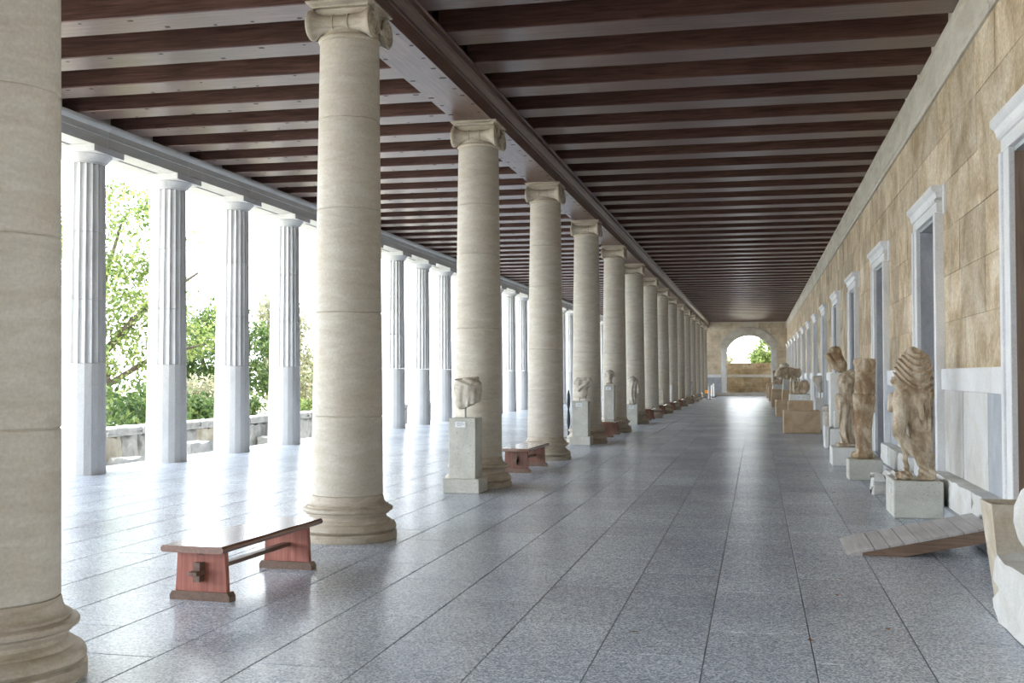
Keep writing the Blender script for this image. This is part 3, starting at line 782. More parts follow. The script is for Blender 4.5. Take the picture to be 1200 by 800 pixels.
def f_draped(P):                      # headless man wrapped in a mantle, one bare thigh forward
    x, y, z = P[..., 0], P[..., 1], P[..., 2]
    d = ell(P, (0.02, 0.0, 1.20), (0.185, 0.15, 0.27))
    d = sm(d, cap(P, (0.0, 0, 1.36), (0.0, 0.0, 1.42), 0.085, 0.055), 0.05)
    d = sm(d, cap(P, (0.11, 0.0, 1.33), (0.145, 0.03, 0.95), 0.075, 0.09), 0.06)
    d = sm(d, cap(P, (-0.10, -0.02, 1.28), (-0.17, -0.06, 1.10), 0.07, 0.05), 0.06)
    d = sm(d, ell(P, (0.0, 0.01, 0.93), (0.17, 0.14, 0.2)), 0.06)
    w = ss(z, 0.92, 1.02)*(1-ss(z, 1.36, 1.42))
    ph = (z-1.42) - 3.2*(x-0.06)**2; w = w*ss(-y, -0.06, 0.04)
    d = d - w*0.042*(0.5-np.abs(np.sin(ph*42+0.8*np.sin(x*14))))
    d = sm(d, cap(P, (-0.19, -0.10, 1.10), (0.13, -0.13, 0.93), 0.040, 0.03), 0.03)       # roll of cloth across the waist
    d = sm(d, cap(P, (-0.19, -0.08, 1.10), (-0.10, -0.14, 0.98), 0.035, 0.03), 0.03)
    fall = rbox(P, (0.15, 0.02, 0.76), (0.055, 0.10, 0.22), 0.05); fall = fall - 0.026*(0.5-np.abs(np.sin(x*58+y*30+1.5*z)))
    d = sm(d, fall, 0.04)
    d = sm(d, cap(P, (0.06, -0.11, 0.92), (0.10, -0.13, 0.70), 0.035, 0.03), 0.03)
    d = sm(d, cap(P, (-0.10, -0.05, 0.95), (-0.145, -0.13, 0.55), 0.10, 0.075), 0.03)      # bare thigh
    d = sm(d, cap(P, (-0.14, -0.11, 0.50), (0.10, -0.06, 0.22), 0.065, 0.075), 0.03)
    d = sm(d, cap(P, (-0.13, -0.14, 0.46), (0.13, -0.10, 0.16), 0.03, 0.03), 0.02)
    d = sm(d, cap(P, (0.0, 0.0, 0.72), (0.04, 0.0, 0.40), 0.09, 0.07), 0.05)
    d = sm(d, cap(P, (0.13, 0.0, 0.55), (0.15, 0.0, 0.06), 0.075, 0.085), 0.03)
    d = sm(d, rbox(P, (0.165, -0.05, 0.44), (0.04, 0.05, 0.09), 0.03), 0.02)
    d = sm(d, cap(P, (-0.10, -0.10, 0.42), (-0.06, -0.06, 0.05), 0.038, 0.030), 0.02)
    d = sm(d, ell(P, (-0.09, -0.10, 0.045), (0.085, 0.10, 0.06)), 0.02)
    d = sm(d, ell(P, (-0.17, -0.10, 0.04), (0.03, 0.05, 0.055)), 0.01)
    d = sm(d, rbox(P, (0.14, -0.02, 0.05), (0.10, 0.12, 0.07), 0.04), 0.03)
    d = sm(d, cap(P, (-0.215, 0.0, 0.92), (-0.235, -0.02, 0.78), 0.045, 0.035), 0.02)
    d = d - 0.014*ss(-z, -0.62, -0.4)*(0.5-np.abs(np.sin((x+1.1*z)*34+2*np.sin(z*9))))
    d = cut(d, rbox(P, (0.0, -0.05, 0.15), (0.036, 0.3, 0.115), 0.03, 0, 0.25), 0.015)
    d = cut(d, ell(P, (-0.20, -0.15, 1.09), (0.035, 0.05, 0.03)), 0.01)
    d = cut(d, cap(P, (0.03, -0.17, 0.86), (0.02, -0.12, 0.52), 0.022, 0.025), 0.015)
    d = cut(d, ell(P, (0.055, -0.06, 1.47), (0.05, 0.06, 0.07)), 0.02)
    return d - 0.006*fbm(P, 16, 3)
def f_pillar(P):                      # battered pillar figure, squared broken slab above, round trunk below
    x, y, z = P[..., 0], P[..., 1], P[..., 2]
    t = np.clip(z/1.5, 0, 1); wx = 0.122+0.040*ss(t, 0.30, 0.62)
    q = np.stack([np.abs(x-0.012-0.012*t)/wx*0.14, np.abs(y)/0.125*0.14, 0*z], -1)
    n4 = 2.3+3.2*ss(t, 0.45, 0.7)
    d = (q[..., 0]**n4+q[..., 1]**n4)**(1/n4)-0.14
    rough = ss(-x, -0.045, 0.03)*ss(z, 0.95, 1.02)
    d = d + rough*(0.018+0.036*(0.3+fbm(P, 30, 5)))
    d = sm(d, cap(P, (-0.135, 0, 0.72), (-0.115, 0, 0.33), 0.036, 0.024)-0.006*fbm(P, 30, 6), 0.02)
    d = sm(d, cap(P, (0.135, 0.0, 1.15), (0.145, 0, 0.72), 0.045, 0.02), 0.03)
    d = sm(d, ell(P, (0.0, 0, 0.05), (0.175, 0.15, 0.085))-0.014*fbm(P, 34, 7), 0.03)
    d = d + 0.016*np.exp(-((z-0.985+0.12*x)/0.012)**2)
    d = np.maximum(d, z-1.53+0.22*np.maximum(-x-0.02, 0)+0.10*np.maximum(x, 0))
    return d - 0.007*fbm(P, 15, 8)-0.004*ss(-z, -0.95, -0.6)*np.sin(x*70+2*z)
def f_venus(P):                       # half-draped female figure leaning on a support
    x, y, z = P[..., 0], P[..., 1], P[..., 2]
    d = ell(P, (-0.03, 0, 1.14), (0.145, 0.105, 0.20))
    d = sm(d, ell(P, (-0.035, 0, 0.97), (0.115, 0.095, 0.16)), 0.06)
    d = sm(d, ell(P, (-0.05, 0, 0.80), (0.165, 0.125, 0.15)), 0.07)
    d = sm(d, ell(P, (-0.085, -0.09, 1.17), (0.05, 0.045, 0.05)), 0.03)
    d = sm(d, ell(P, (0.035, -0.09, 1.17), (0.05, 0.045, 0.05)), 0.03)
    d = sm(d, cap(P, (-0.04, 0, 1.28), (0.03, 0, 1.36), 0.075, 0.05), 0.05)
    d = sm(d, cap(P, (0.08, 0, 1.28), (0.16, 0.0, 1.10), 0.06, 0.05), 0.04)
    legs = sm(cap(P, (-0.11, -0.04, 0.78), (-0.07, -0.06, 0.08), 0.105, 0.07), cap(P, (0.03, 0, 0.78), (0.02, 0, 0.06), 0.11, 0.085), 0.06)
    legs = legs - 0.034*ss(-z, -0.85, -0.7)*(0.5-np.abs(np.sin(x*34+5*z+1.5*np.sin(z*6))))
    d = sm(d, legs, 0.05)
    roll = cap(P, (-0.19, -0.07, 0.90), (0.06, -0.12, 0.72), 0.035, 0.04); roll = roll-0.006*np.sin((x+z)*120)
    d = sm(d, roll, 0.02)
    d = sm(d, cap(P, (-0.19, -0.02, 0.88), (-0.15, -0.03, 0.50), 0.04, 0.03), 0.03)
    d = sm(d, cap(P, (-0.03, -0.13, 0.72), (-0.09, -0.12, 0.30), 0.035, 0.03), 0.03)
    sup = sm(cap(P, (0.165, 0.02, 1.02), (0.16, 0.02, 0.06), 0.075, 0.085), ell(P, (0.17, -0.02, 1.05), (0.07, 0.07, 0.08)), 0.04)
    d = sm(d, sup - 0.026*(0.5-np.abs(np.sin(x*36+z*8)))*ss(-z, -0.95, -0.8), 0.03)
    d = sm(d, rbox(P, (0.02, 0, 0.025), (0.22, 0.15, 0.035), 0.02), 0.03)
    d = cut(d, cap(P, (0.075, -0.18, 0.55), (0.085, -0.16, 0.20), 0.03, 0.03), 0.03)
    d = np.maximum(d, z-1.34-0.5*(x-0.0))
    return d - 0.005*fbm(P, 18, 11)
def f_crouch(P):                      # crouching limb fragment
    d = cap(P, (-0.02, 0, 0.46), (0.14, 0, 0.16), 0.12, 0.09)
    d = sm(d, ell(P, (-0.01, 0, 0.50), (0.13, 0.12, 0.10)), 0.05)
    d = sm(d, cap(P, (-0.17, -0.05, 0.38), (-0.05, -0.06, 0.16), 0.065, 0.07), 0.025)
    d = sm(d, cap(P, (-0.05, -0.06, 0.16), (0.08, -0.02, 0.05), 0.06, 0.06), 0.04)
    d = sm(d, cap(P, (0.15, 0, 0.18), (0.16, 0, 0.04), 0.085, 0.07), 0.04)
    d = np.maximum(d, -(P[..., 2]-0.0))
    return d - 0.012*fbm(P, 14, 21)
def f_hand(P):                        # fragment whose deep vertical folds look like fingers
    x, z = P[..., 0], P[..., 2]
    d = rbox(P, (0.0, 0, 0.17), (0.20, 0.13, 0.18), 0.09)
    d = sm(d, ell(P, (0.16, 0.02, 0.22), (0.12, 0.13, 0.17)), 0.05)
    for i, (xx, hh) in enumerate(((-0.15, 0.40), (-0.083, 0.45), (-0.012, 0.44), (0.058, 0.40), (0.125, 0.34))):
        d = np.minimum(d, cap(P, (xx*0.9, -0.125, 0.16), (xx, -0.10, hh-0.03), 0.031, 0.025))
    for xx in (-0.117, -0.048, 0.023, 0.091): d = cut(d, cap(P, (xx, -0.15, 0.22), (xx, -0.12, 0.46), 0.012, 0.014), 0.008)
    d = sm(d, cap(P, (-0.24, -0.02, 0.02), (-0.23, -0.02, 0.44), 0.028, 0.022), 0.01)
    d = cut(d, ell(P, (-0.08, -0.15, 0.19), (0.05, 0.06, 0.03)), 0.02)
    d = np.maximum(d, -z)
    return d - 0.010*fbm(P, 20, 31)
def f_bust(P):                        # hollow draped torso tapering to the rod
    x, y, z = P[..., 0], P[..., 1], P[..., 2]
    d = rbox(P, (0.0, 0, 0.24), (0.158, 0.125, 0.20), 0.10)
    d = sm(d, ell(P, (0.03, 0, 0.28), (0.14, 0.13, 0.19)), 0.05)
    d = sm(d, cap(P, (0.06, 0.0, 0.40), (0.11, 0.01, 0.28), 0.06, 0.06), 0.04)
    d = sm(d, cap(P, (-0.12, -0.02, 0.39), (-0.14, -0.02, 0.22), 0.035, 0.03), 0.03)
    d = np.maximum(d, -(z-0.055-0.45*np.maximum(x+0.05, 0)-1.3*np.maximum(-x-0.09, 0)))
    d = d - 0.0045*np.sin(x*70+3*np.sin(z*8)+y*20)*ss(-z, -0.36, -0.3)*ss(z, 0.05, 0.12)
    d = d - 0.007*np.sin((z+0.35*x)*95)*ss(z, 0.30, 0.36)
    d = sm(d, cap(P, (0.075, -0.10, 0.38), (0.03, -0.135, 0.09), 0.02, 0.012), 0.02)
    d = cut(d, ell(P, (-0.055, -0.03, 0.435), (0.085, 0.075, 0.055)), 0.012)
    d = np.maximum(d, z-0.425-0.10*x)
    return d - 0.004*fbm(P, 20, 41)
def f_torso(P):                       # muscled armless torso with broken shoulders
    x, y, z = P[..., 0], P[..., 1], P[..., 2]
    d = ell(P, (0, 0, 0.38), (0.165, 0.11, 0.15)); d = sm(d, ell(P, (-0.01, 0, 0.20), (0.125, 0.10, 0.18)), 0.06)
    d = sm(d, cap(P, (-0.13, 0, 0.46), (-0.17, 0, 0.40), 0.06, 0.05), 0.04); d = sm(d, cap(P, (0.13, 0, 0.47), (0.18, -0.02, 0.40), 0.06, 0.055), 0.04)
    d = sm(d, ell(P, (-0.07, -0.09, 0.40), (0.06, 0.04, 0.06)), 0.02); d = sm(d, ell(P, (0.07, -0.09, 0.40), (0.06, 0.04, 0.06)), 0.02)
    d = sm(d, cap(P, (0.15, -0.09, 0.46), (-0.10, -0.10, 0.22), 0.03, 0.03), 0.02)
    d = cut(d, ell(P, (0.0, 0, 0.55), (0.07, 0.07, 0.06)), 0.02)
    d = np.maximum(np.maximum(d, z-0.515), -(z-0.04))
    return d - 0.013*fbm(P, 24, 51)
def f_head(P):                        # head with thick hair on its neck
    d = ell(P, (0, 0, 0.27), (0.085, 0.105, 0.125)); d = sm(d, ell(P, (0, -0.015, 0.225), (0.066, 0.09, 0.10)), 0.03)
    d = sm(d, cap(P, (0, 0.02, 0.20), (0, 0.02, 0.05), 0.062, 0.065), 0.03)
    d = sm(d, rbox(P, (0, 0.01, 0.025), (0.095, 0.08, 0.03), 0.02), 0.03)
    hair = np.minimum(ell(P, (0, 0.02, 0.315), (0.118, 0.115, 0.085)), np.minimum(cap(P, (-0.095, -0.02, 0.33), (-0.10, 0.02, 0.24), 0.032, 0.03), cap(P, (0.095, -0.02, 0.33), (0.10, 0.02, 0.24), 0.032, 0.03)))
    d = sm(d, hair-0.008*fbm(P, 60, 61), 0.015)
    d = sm(d, cap(P, (0, -0.105, 0.265), (0, -0.125, 0.225), 0.010, 0.016), 0.012)
    d = sm(d, cap(P, (-0.025, -0.098, 0.180), (0.025, -0.098, 0.180), 0.010, 0.010), 0.01)
    for s in (-1, 1):
        d = cut(d, ell(P, (s*0.032, -0.115, 0.262), (0.020, 0.022, 0.012)), 0.012); d = sm(d, ell(P, (s*0.032, -0.092, 0.262), (0.013, 0.013, 0.010)), 0.004)
        d = sm(d, cap(P, (s*0.015, -0.106, 0.284), (s*0.05, -0.094, 0.284), 0.008, 0.007), 0.012)
    return d - 0.002*fbm(P, 30, 62)
def f_small(P):                       # small headless draped standing figure
    x, y, z = P[..., 0], P[..., 1], P[..., 2]
    d = cap(P, (0.02, 0, 0.72), (0, 0, 0.10), 0.15, 0.125)
    d = sm(d, ell(P, (0, 0, 0.76), (0.15, 0.11, 0.14)), 0.05); d = sm(d, cap(P, (-0.03, 0, 0.84), (0.02, 0, 0.90), 0.06, 0.04), 0.04)
    d = sm(d, cap(P, (0.13, -0.02, 0.78), (0.20, -0.08, 0.50), 0.05, 0.04), 0.03); d = sm(d, ell(P, (0.20, -0.09, 0.42), (0.055, 0.05, 0.055)), 0.02)
    d = d - 0.026*(0.4-np.abs(np.sin(x*30+2*np.sin(z*4)+y*10)))*ss(-z, -0.75, -0.6) - 0.02*(0.5-np.abs(np.sin((z-0.6*x)*36)))*ss(z, 0.6, 0.7)
    d = cut(d, cap(P, (0.04, -0.16, 0.50), (0.05, -0.14, 0.08), 0.03, 0.03), 0.03)
    d = np.maximum(d, -z)
    return d - 0.006*fbm(P, 18, 71)
def f_beast(P):                       # body of a striding animal, legs lost
    d = ell(P, (0, 0, 0.30), (0.40, 0.20, 0.20)); d = sm(d, cap(P, (-0.30, 0, 0.32), (-0.42, 0, 0.20), 0.15, 0.12), 0.08)
    d = sm(d, cap(P, (-0.26, 0, 0.2), (-0.28, 0, -0.30), 0.11, 0.09), 0.06); d = sm(d, ell(P, (0.42, 0, 0.26), (0.13, 0.15, 0.20)), 0.06)
    d = sm(d, rbox(P, (0.1, 0, 0.06), (0.22, 0.16, 0.10), 0.04), 0.05)
    return d - 0.016*fbm(P, 12, 81)
def f_sphinx(P):                      # small seated figure on a block
    d = rbox(P, (0.03, 0, 0.15), (0.25, 0.18, 0.16), 0.04); d = sm(d, cap(P, (-0.12, 0, 0.30), (-0.15, 0, 0.50), 0.10, 0.07), 0.05)
    d = sm(d, ell(P, (-0.16, -0.02, 0.60), (0.08, 0.08, 0.09)), 0.03); d = cut(d, ell(P, (0.10, -0.05, 0.34), (0.12, 0.3, 0.07)), 0.03)
    return d - 0.014*fbm(P, 16, 91)
def f_drum(P):                        # leg fragment on a thin post
    x, z = P[..., 0], P[..., 2]
    d = cap(P, (-0.03, 0, 0.42), (0.07, 0, 0.06), 0.13, 0.07); d = sm(d, rbox(P, (-0.02, 0, 0.40), (0.13, 0.11, 0.10), 0.03), 0.04)
    d = cut(d, cap(P, (-0.05, -0.14, 0.48), (0.0, -0.14, 0.20), 0.025, 0.02), 0.02)
    return np.maximum(d, z-0.50-0.1*x) - 0.010*fbm(P, 20, 95)

def statue(name, fn, lo, hi, h, mat, loc, rz, label, cat='statue', group=None, scale=1.0):
    o = link(name, sculpt(name, fn, lo, hi, h, mat), None, loc, (0, 0, rz), (scale,)*3)
    return tag(o, label, cat, group)

# ------------------------------------------------------------------ pedestals and their sculptures
def plinth(name, x0, x1, y0, y1, h, mat, label, cat='pedestal', c=0.012, group=None, plaque=None, rz=0, z0=0.0):
    cx, cy = (x0+x1)/2, (y0+y1)/2
    o = link(name, MB().cbox(x0-cx, x1-cx, y0-cy, y1-cy, 0, h, c).mesh(name, mat), None, (cx, cy, z0), (0, 0, rz))
    tag(o, label, cat, group)
    if plaque: add_plaque(o, *plaque)
    return o
def add_plaque(o, kind, u, z, w, h, d):
    """small white notice with rows of grey print; front (facing -y) or side (facing -x)"""
    if kind == 'front':
        p = link('plaque', MB().cbox(u-w/2, u+w/2, d-0.012, d, z-h/2, z+h/2, 0.002).mesh('plaque', M['plaque']), o)
        t = MB()
        for q, (a, b) in enumerate(((-0.36, 0.30), (-0.40, 0.38), (-0.32, 0.10))):
            zz = z+h*(0.24-0.22*q); t.box(u+a*w, u+b*w, d-0.0135, d-0.011, zz-0.004, zz+0.004)
    else:
        p = link('plaque', MB().cbox(d-0.012, d, u-w/2, u+w/2, z-h/2, z+h/2, 0.002).mesh('plaque', M['plaque']), o)
        t = MB()
        for q, (a, b) in enumerate(((-0.36, 0.30), (-0.40, 0.38), (-0.32, 0.10))):
            zz = z+h*(0.24-0.22*q); t.box(d-0.0135, d-0.011, u+a*w, u+b*w, zz-0.004, zz+0.004)
    link('print', t.mesh('print', M['ink']), p)

def pedestal(x, y, w, h, fw_, fh, label, mat, name='pedestal'):
    t = thing(name, (x, y, 0), 0, label, 'pedestal')
    if fh: link('footing', MB().cbox(-fw_/2, fw_/2, -fw_/2, fw_/2, 0, fh, 0.008).mesh('footing', mat), t)
    s = link('shaft', MB().cbox(-w/2, w/2, -w/2, w/2, fh, h, 0.006).mesh('shaft', mat), t)
    add_plaque(s, 'front', -0.02, h-0.085, 0.145, 0.075, -w/2)
    return t
pedestal(-3.87, 14.67, 0.37, 1.00, 0.50, 0.19, 'grey limestone pedestal with white notice carrying the draped bust', M['ped_grey'])
b = thing('bust', (-3.845, 14.66, 1.0), 0.05, 'small headless draped marble bust mounted on a short rod', 'bust')
link('torso', sculpt('torso', f_bust, (-0.22, -0.2, 0), (0.24, 0.2, 0.48), 0.009, M['statue_pale']), b, (0, 0, 0.05), None, (1.1, 1.1, 1.16))
link('rod', MB().lathe([(0.014, 0.0), (0.014, 0.16)], 10).mesh('rod', M['metal']), b, (-0.025, 0, 0))
pedestal(-3.92, 25.16, 0.37, 0.985, 0.48, 0.19, 'grey pedestal with white notice carrying the cuirass-like torso', M['ped_grey'])
b = thing('bust', (-3.88, 25.16, 0.987), 0.1, 'battered armless marble torso mounted on two short rods', 'bust')
link('torso', sculpt('torso', f_torso, (-0.27, -0.2, 0), (0.27, 0.2, 0.58), 0.012, M['statue_pale']), b, (0, 0, 0.02))
for s in (-0.07, 0.07): link('rod', MB().lathe([(0.012, -0.002), (0.012, 0.12)], 8).mesh('rod', M['metal']), b, (s, 0, 0))
pedestal(-3.95, 30.42, 0.27, 1.30, 0.34, 0.30, 'tall slim grey pedestal with white notice carrying the head', M['ped_grey'])
statue('bust', f_head, (-0.17, -0.17, 0), (0.17, 0.17, 0.45), 0.009, M['statue_pale'], (-3.95, 30.42, 1.30), 0.12, 'curly-haired marble head on a tall slim pedestal', 'bust', None, 1.05)
pedestal(-3.89, 35.6, 0.34, 0.635, 0.34, 0.0, 'low grey pedestal with white notice carrying the small draped statue', M['ped_grey'])
statue('statue', f_small, (-0.26, -0.24, 0), (0.30, 0.24, 0.98), 0.014, M['statue_pale'], (-3.90, 35.6, 0.635), 0.1, 'small headless draped marble statue standing on a low pedestal')
# slim dark post behind the second pedestal
pp = MB().lathe([(0.11, 0), (0.11, 0.02), (0.02, 0.04), (0.02, 0.25), (0.045, 0.40), (0.035, 0.62), (0.018, 0.72), (0.045, 0.84), (0.04, 1.08), (0.012, 1.20)], 14)
tag(link('dark_post', pp.mesh('dark_post', M['black'], 40), None, (-4.62, 27.6, 0)), 'slim dark post standing behind the cuirass-like torso', 'post')

# right-hand row
plinth('plinth', 1.46, 1.985, 12.95, 13.72, 0.41, M['ped_grey'], 'pitted grey limestone block under the draped headless statue', 'plinth', plaque=('side', -0.12, 0.31, 0.10, 0.11, -0.2625))
statue('statue', f_draped, (-0.30, -0.30, 0), (0.30, 0.22, 1.52), 0.008, M['statue'], (1.70, 13.20, 0.41), -0.12, 'headless marble statue wrapped in a mantle with one bare thigh')
plinth('plinth', 1.33, 1.82, 17.45, 17.95, 0.31, M['ped_grey'], 'grey limestone block under the battered pillar figure', 'plinth')
statue('statue', f_pillar, (-0.26, -0.24, 0), (0.28, 0.24, 1.6), 0.013, M['statue_brown'], (1.56, 17.7, 0.31), 0.0, 'battered brown marble pillar figure with a broad broken top')
plinth('plinth', 1.265, 1.80, 20.2, 20.95, 0.32, M['ped_white'], 'white block with a small notice under the half-draped female statue', 'plinth', plaque=('side', -0.05, 0.22, 0.16, 0.11, -0.2675))
statue('statue', f_venus, (-0.27, -0.22, 0), (0.29, 0.22, 1.42), 0.012, M['statue'], (1.56, 20.5, 0.32), 0.12, 'headless half-draped female marble statue leaning on a support')
# tall stepped pedestal with the crouching fragment
t = thing('stepped_pedestal', (1.72, 25.6, 0), 0, 'tall stepped white pedestal carrying the crouching limb fragment', 'pedestal')
link('shaft', MB().cbox(-0.16, 0.22, -0.25, 0.35, 0, 1.62, 0.01).mesh('shaft', M['ped_white']), t)
link('step', MB().cbox(-0.20, 0.25, -0.75, -0.25, 0, 0.42, 0.01).mesh('step', M['ped_white']), t)
link('slab', MB().cbox(-0.10, 0.02, -0.55, -0.30, 0.42, 0.80, 0.01).mesh('slab', M['ped_white']), t)
link('slab', MB().cbox(-0.30, -0.22, -0.60, 0.10, 0, 0.48, 0.01).mesh('slab', M['ped_white']), t)
statue('sculpture_fragment', f_crouch, (-0.26, -0.18, 0), (0.27, 0.18, 0.64), 0.013, M['statue_brown'], (1.70, 25.6, 1.62), 0.0, 'brown marble fragment of crouching limbs on a tall pedestal', 'fragment')
# the broad tan pedestal with the finger-like fragment
plinth('plinth', 0.69, 1.655, 31.2, 32.0, 0.61, M['ped_tan'], 'broad tan block at the foot of the finger-like fragment', 'plinth')
plinth('plinth', 0.81, 1.47, 31.27, 31.85, 0.27, M['ped_tan'], 'middle tan block on the broad block below the finger-like fragment', 'plinth', z0=0.61)
plinth('plinth', 0.855, 1.42, 31.3, 31.82, 0.17, M['ped_white'], 'thin white slab with notice directly under the finger-like fragment', 'plinth', z0=0.88, plaque=('front', -0.03, 0.09, 0.13, 0.10, -0.26))
statue('sculpture_fragment', f_hand, (-0.30, -0.2, 0), (0.32, 0.2, 0.52), 0.014, M['statue'], (1.13, 31.56, 1.05), 0.0, 'marble fragment with deep finger-like ridges on stacked blocks', 'fragment')
plinth('plinth', 1.62, 1.90, 33.3, 33.7, 0.92, M['ped_white'], 'slender white block carrying the leg fragment', 'plinth')
f = thing('leg_fragment', (1.72, 33.5, 0.92), 0, 'pale marble leg fragment mounted above a slender white block', 'fragment')
link('fragment', sculpt('fragment', f_drum, (-0.22, -0.2, -0.05), (0.22, 0.2, 0.56), 0.014, M['statue_pale']), f, (0, 0, 0.14))
link('rod', MB().lathe([(0.015, 0.0), (0.015, 0.22)], 8).mesh('rod', M['metal']), f, (0.06, 0, 0))
o = link('round_topped_stele', MB().lathe([(0.12, 0), (0.12, 0.58), (0.11, 0.62), (0.135, 0.66), (0.13, 0.72), (0.09, 0.77), (0.02, 0.79)], 20).mesh('round_topped_stele', M['statue_pale'], 40), None, (1.80, 30.6, 0))
tag(o, 'short pale stone post with rounded top beside the broad tan block', 'stele')
plinth('plinth', 0.68, 1.12, 43.6, 44.5, 0.61, M['ped_tan'], 'empty tan block standing before the animal sculpture', 'plinth')
plinth('plinth', 0.96, 1.52, 45.6, 46.6, 0.98, M['ped_tan'], 'tan block below the grey block of the animal sculpture', 'plinth')
plinth('plinth', 1.00, 1.50, 45.7, 46.5, 0.42, M['ped_grey'], 'grey block carrying the animal sculpture', 'plinth', z0=0.98)
statue('statue', f_beast, (-0.6, -0.3, -0.45), (0.62, 0.3, 0.55), 0.022, M['statue'], (1.20, 46.1, 1.40), 0.25, 'headless marble body of an animal on stacked blocks')
plinth('plinth', 0.68, 1.20, 56.3, 57.4, 0.88, M['ped_tan'], 'tan block with a grey top under the small seated figure', 'plinth')
plinth('plinth', 0.74, 1.24, 56.4, 57.3, 0.24, M['ped_grey'], 'grey slab directly under the small seated figure', 'plinth', z0=0.88)
statue('statue', f_sphinx, (-0.34, -0.24, 0), (0.34, 0.24, 0.76), 0.02, M['statue_brown'], (0.97, 56.8, 1.12), 0.0, 'small seated marble figure on a squared block')
plinth('plinth', 0.66, 1.15, 68.8, 69.8, 0.95, M['ped_tan'], 'tan block beyond the seated figure, the nearer of two', 'plinth')
plinth('plinth', 0.62, 1.10, 79.0, 80.0, 1.05, M['ped_tan'], 'tan block close to the foot of the far wall', 'plinth')
plinth('plinth', 1.30, 1.75, 62.0, 62.6, 1.45, M['ped_white'], 'tall white block beside the shop wall under the far head', 'plinth')
statue('bust', f_head, (-0.17, -0.17, 0), (0.17, 0.17, 0.45), 0.016, M['statue_pale'], (1.45, 62.3, 1.45), 0.2, 'far marble head on a tall white block against the shop wall', 'bust', None, 2.0)
# broken marble pieces lying behind the draped statue
for i, (x, y, s, lab) in enumerate(((1.78, 15.0, 0.9, 'large broken marble lump lying behind the draped statue'), (1.62, 15.55, 0.7, 'smaller broken marble lump beside the larger one'))):
    me = rough_block('marble_lump', 0.34*s, 0.5*s, 0.42*s, 200+i, M['ortho'], 0.06*s, 5)
    tag(link('marble_lump', me, None, (x, y, -0.002), (0, 0, 0.4+i)), lab, 'stone')

# ------------------------------------------------------------------ ramp, planter, block and urn by the near door
rt_ = thing('wooden_ramp', (0.87, 10.72, 0), 0, 'wooden plank ramp sloping up towards the near doorway', 'ramp')
RL, RH, RWD = 1.10, 0.24, 0.98
ang = math.atan2(RH, RL)
npl = 9
pl_me = MB().cbox(0.003, RL/npl/math.cos(ang)-0.003, -RWD/2, RWD/2, 0, 0.022, 0.002).mesh('plank', M['plank'])
for i in range(npl):
    u = i/npl; link('plank', pl_me, rt_, (RL*u, 0, 0.022+RH*u), (0, -ang, 0))
for s in (-1, 1):
    side = MB().prism([(0.06, 0.0), (0.36, 0.0), (RL, RH-0.085), (RL, RH+0.022), (0.0, 0.022), (-0.02, 0.006)], 'y', s*(RWD/2-0.03)-0.025, s*(RWD/2-0.03)+0.025)
    link('stringer', side.mesh('stringer', M['ramp_side']), rt_)
lipm = MB().prism([(-0.11, 0.0), (0.02, 0.0), (0.02, 0.040), (0.0, 0.042), (-0.11, 0.004)], 'y', -RWD/2, RWD/2)
link('lip', lipm.mesh('lip', M['plank']), rt_)
blk = rough_block('marble_block', 0.48, 1.45, 0.425, 77, M['ortho'], 0.016, 7)
tag(link('marble_block', blk, None, (1.73, 7.14, 0)), 'rough white marble block on the floor in front of the planter', 'block')
t = thing('planter', (1.745, 8.40, 0), 0.03, 'tapered square stone planter beside the wooden ramp', 'planter')
pw_, pb = 0.185, 0.110
def ring(r, z): return [(-r,-r,z),(r,-r,z),(r,r,z),(-r,r,z)]
pv = ring(pb, 0)+ring(pw_, 0.69)+ring(pw_-0.022, 0.69)+ring(pw_-0.04, 0.58)
pf = [(3,2,1,0)]+[(a*4+k, a*4+(k+1) % 4, (a+1)*4+(k+1) % 4, (a+1)*4+k) for a in range(3) for k in range(4)]+[(12,13,14,15)]
link('pot', MB().add(pv, pf).mesh('pot', M['terracotta']), t)
link('soil', MB().cbox(-0.15, 0.15, -0.15, 0.15, 0.56, 0.64, 0.03).mesh('soil', M['soil']), t)
urn = MB().lathe([(0.09, 0), (0.12, 0.02), (0.13, 0.05), (0.17, 0.12), (0.195, 0.22), (0.19, 0.32), (0.15, 0.42), (0.10, 0.47), (0.11, 0.50), (0.10, 0.51)], 28)
tag(link('stone_vessel', urn.mesh('stone_vessel', M['ortho'], 50), None, (1.775, 7.60, 0.424)), 'rounded white stone vessel standing on the rough marble block', 'vessel')

# ------------------------------------------------------------------ far colonnade pieces
def stele(x, y, w, d, h, mat, label, slant=0.0):
    t = MB().prism([(-w/2, 0), (w/2, 0), (w/2, h-slant), (-w/2, h)], 'y', -d/2, d/2)
    return tag(link('stele', t.mesh('stele', mat), None, (x, y, 0)), label, 'stele')
stele(-3.95, 45.9, 0.42, 0.30, 1.05, M['statue_pale'], 'grey stone slab with slanting broken top before a far column', 0.12)
stele(-3.95, 51.1, 0.34, 0.25, 1.12, M['ped_white'], 'pale squared stone slab standing before a far column')
stele(-3.98, 56.3, 0.36, 0.25, 1.55, M['rubble_tan'], 'tall tan stone slab standing before a far column')
stele(-3.98, 61.5, 0.30, 0.30, 0.55, M['white'], 'small white stone block before a far column')
t = thing('display_case', (-4.0, 66.6, 0), 0, 'dark framed display case on a white base near the far bollards', 'case')
link('base', MB().cbox(-0.22, 0.22, -0.18, 0.18, 0, 0.62, 0.01).mesh('base', M['bollard']), t)
link('case', MB().cbox(-0.24, 0.24, -0.19, 0.19, 0.62, 1.12, 0.01).mesh('case', M['grey']), t)
link('frame', MB().cbox(-0.26, 0.26, -0.21, 0.21, 1.12, 1.16, 0.005).mesh('frame', M['black']), t)
stele(-3.7, 75.5, 0.30, 0.30, 0.42, M['white'], 'low white stone block near the white bollards')
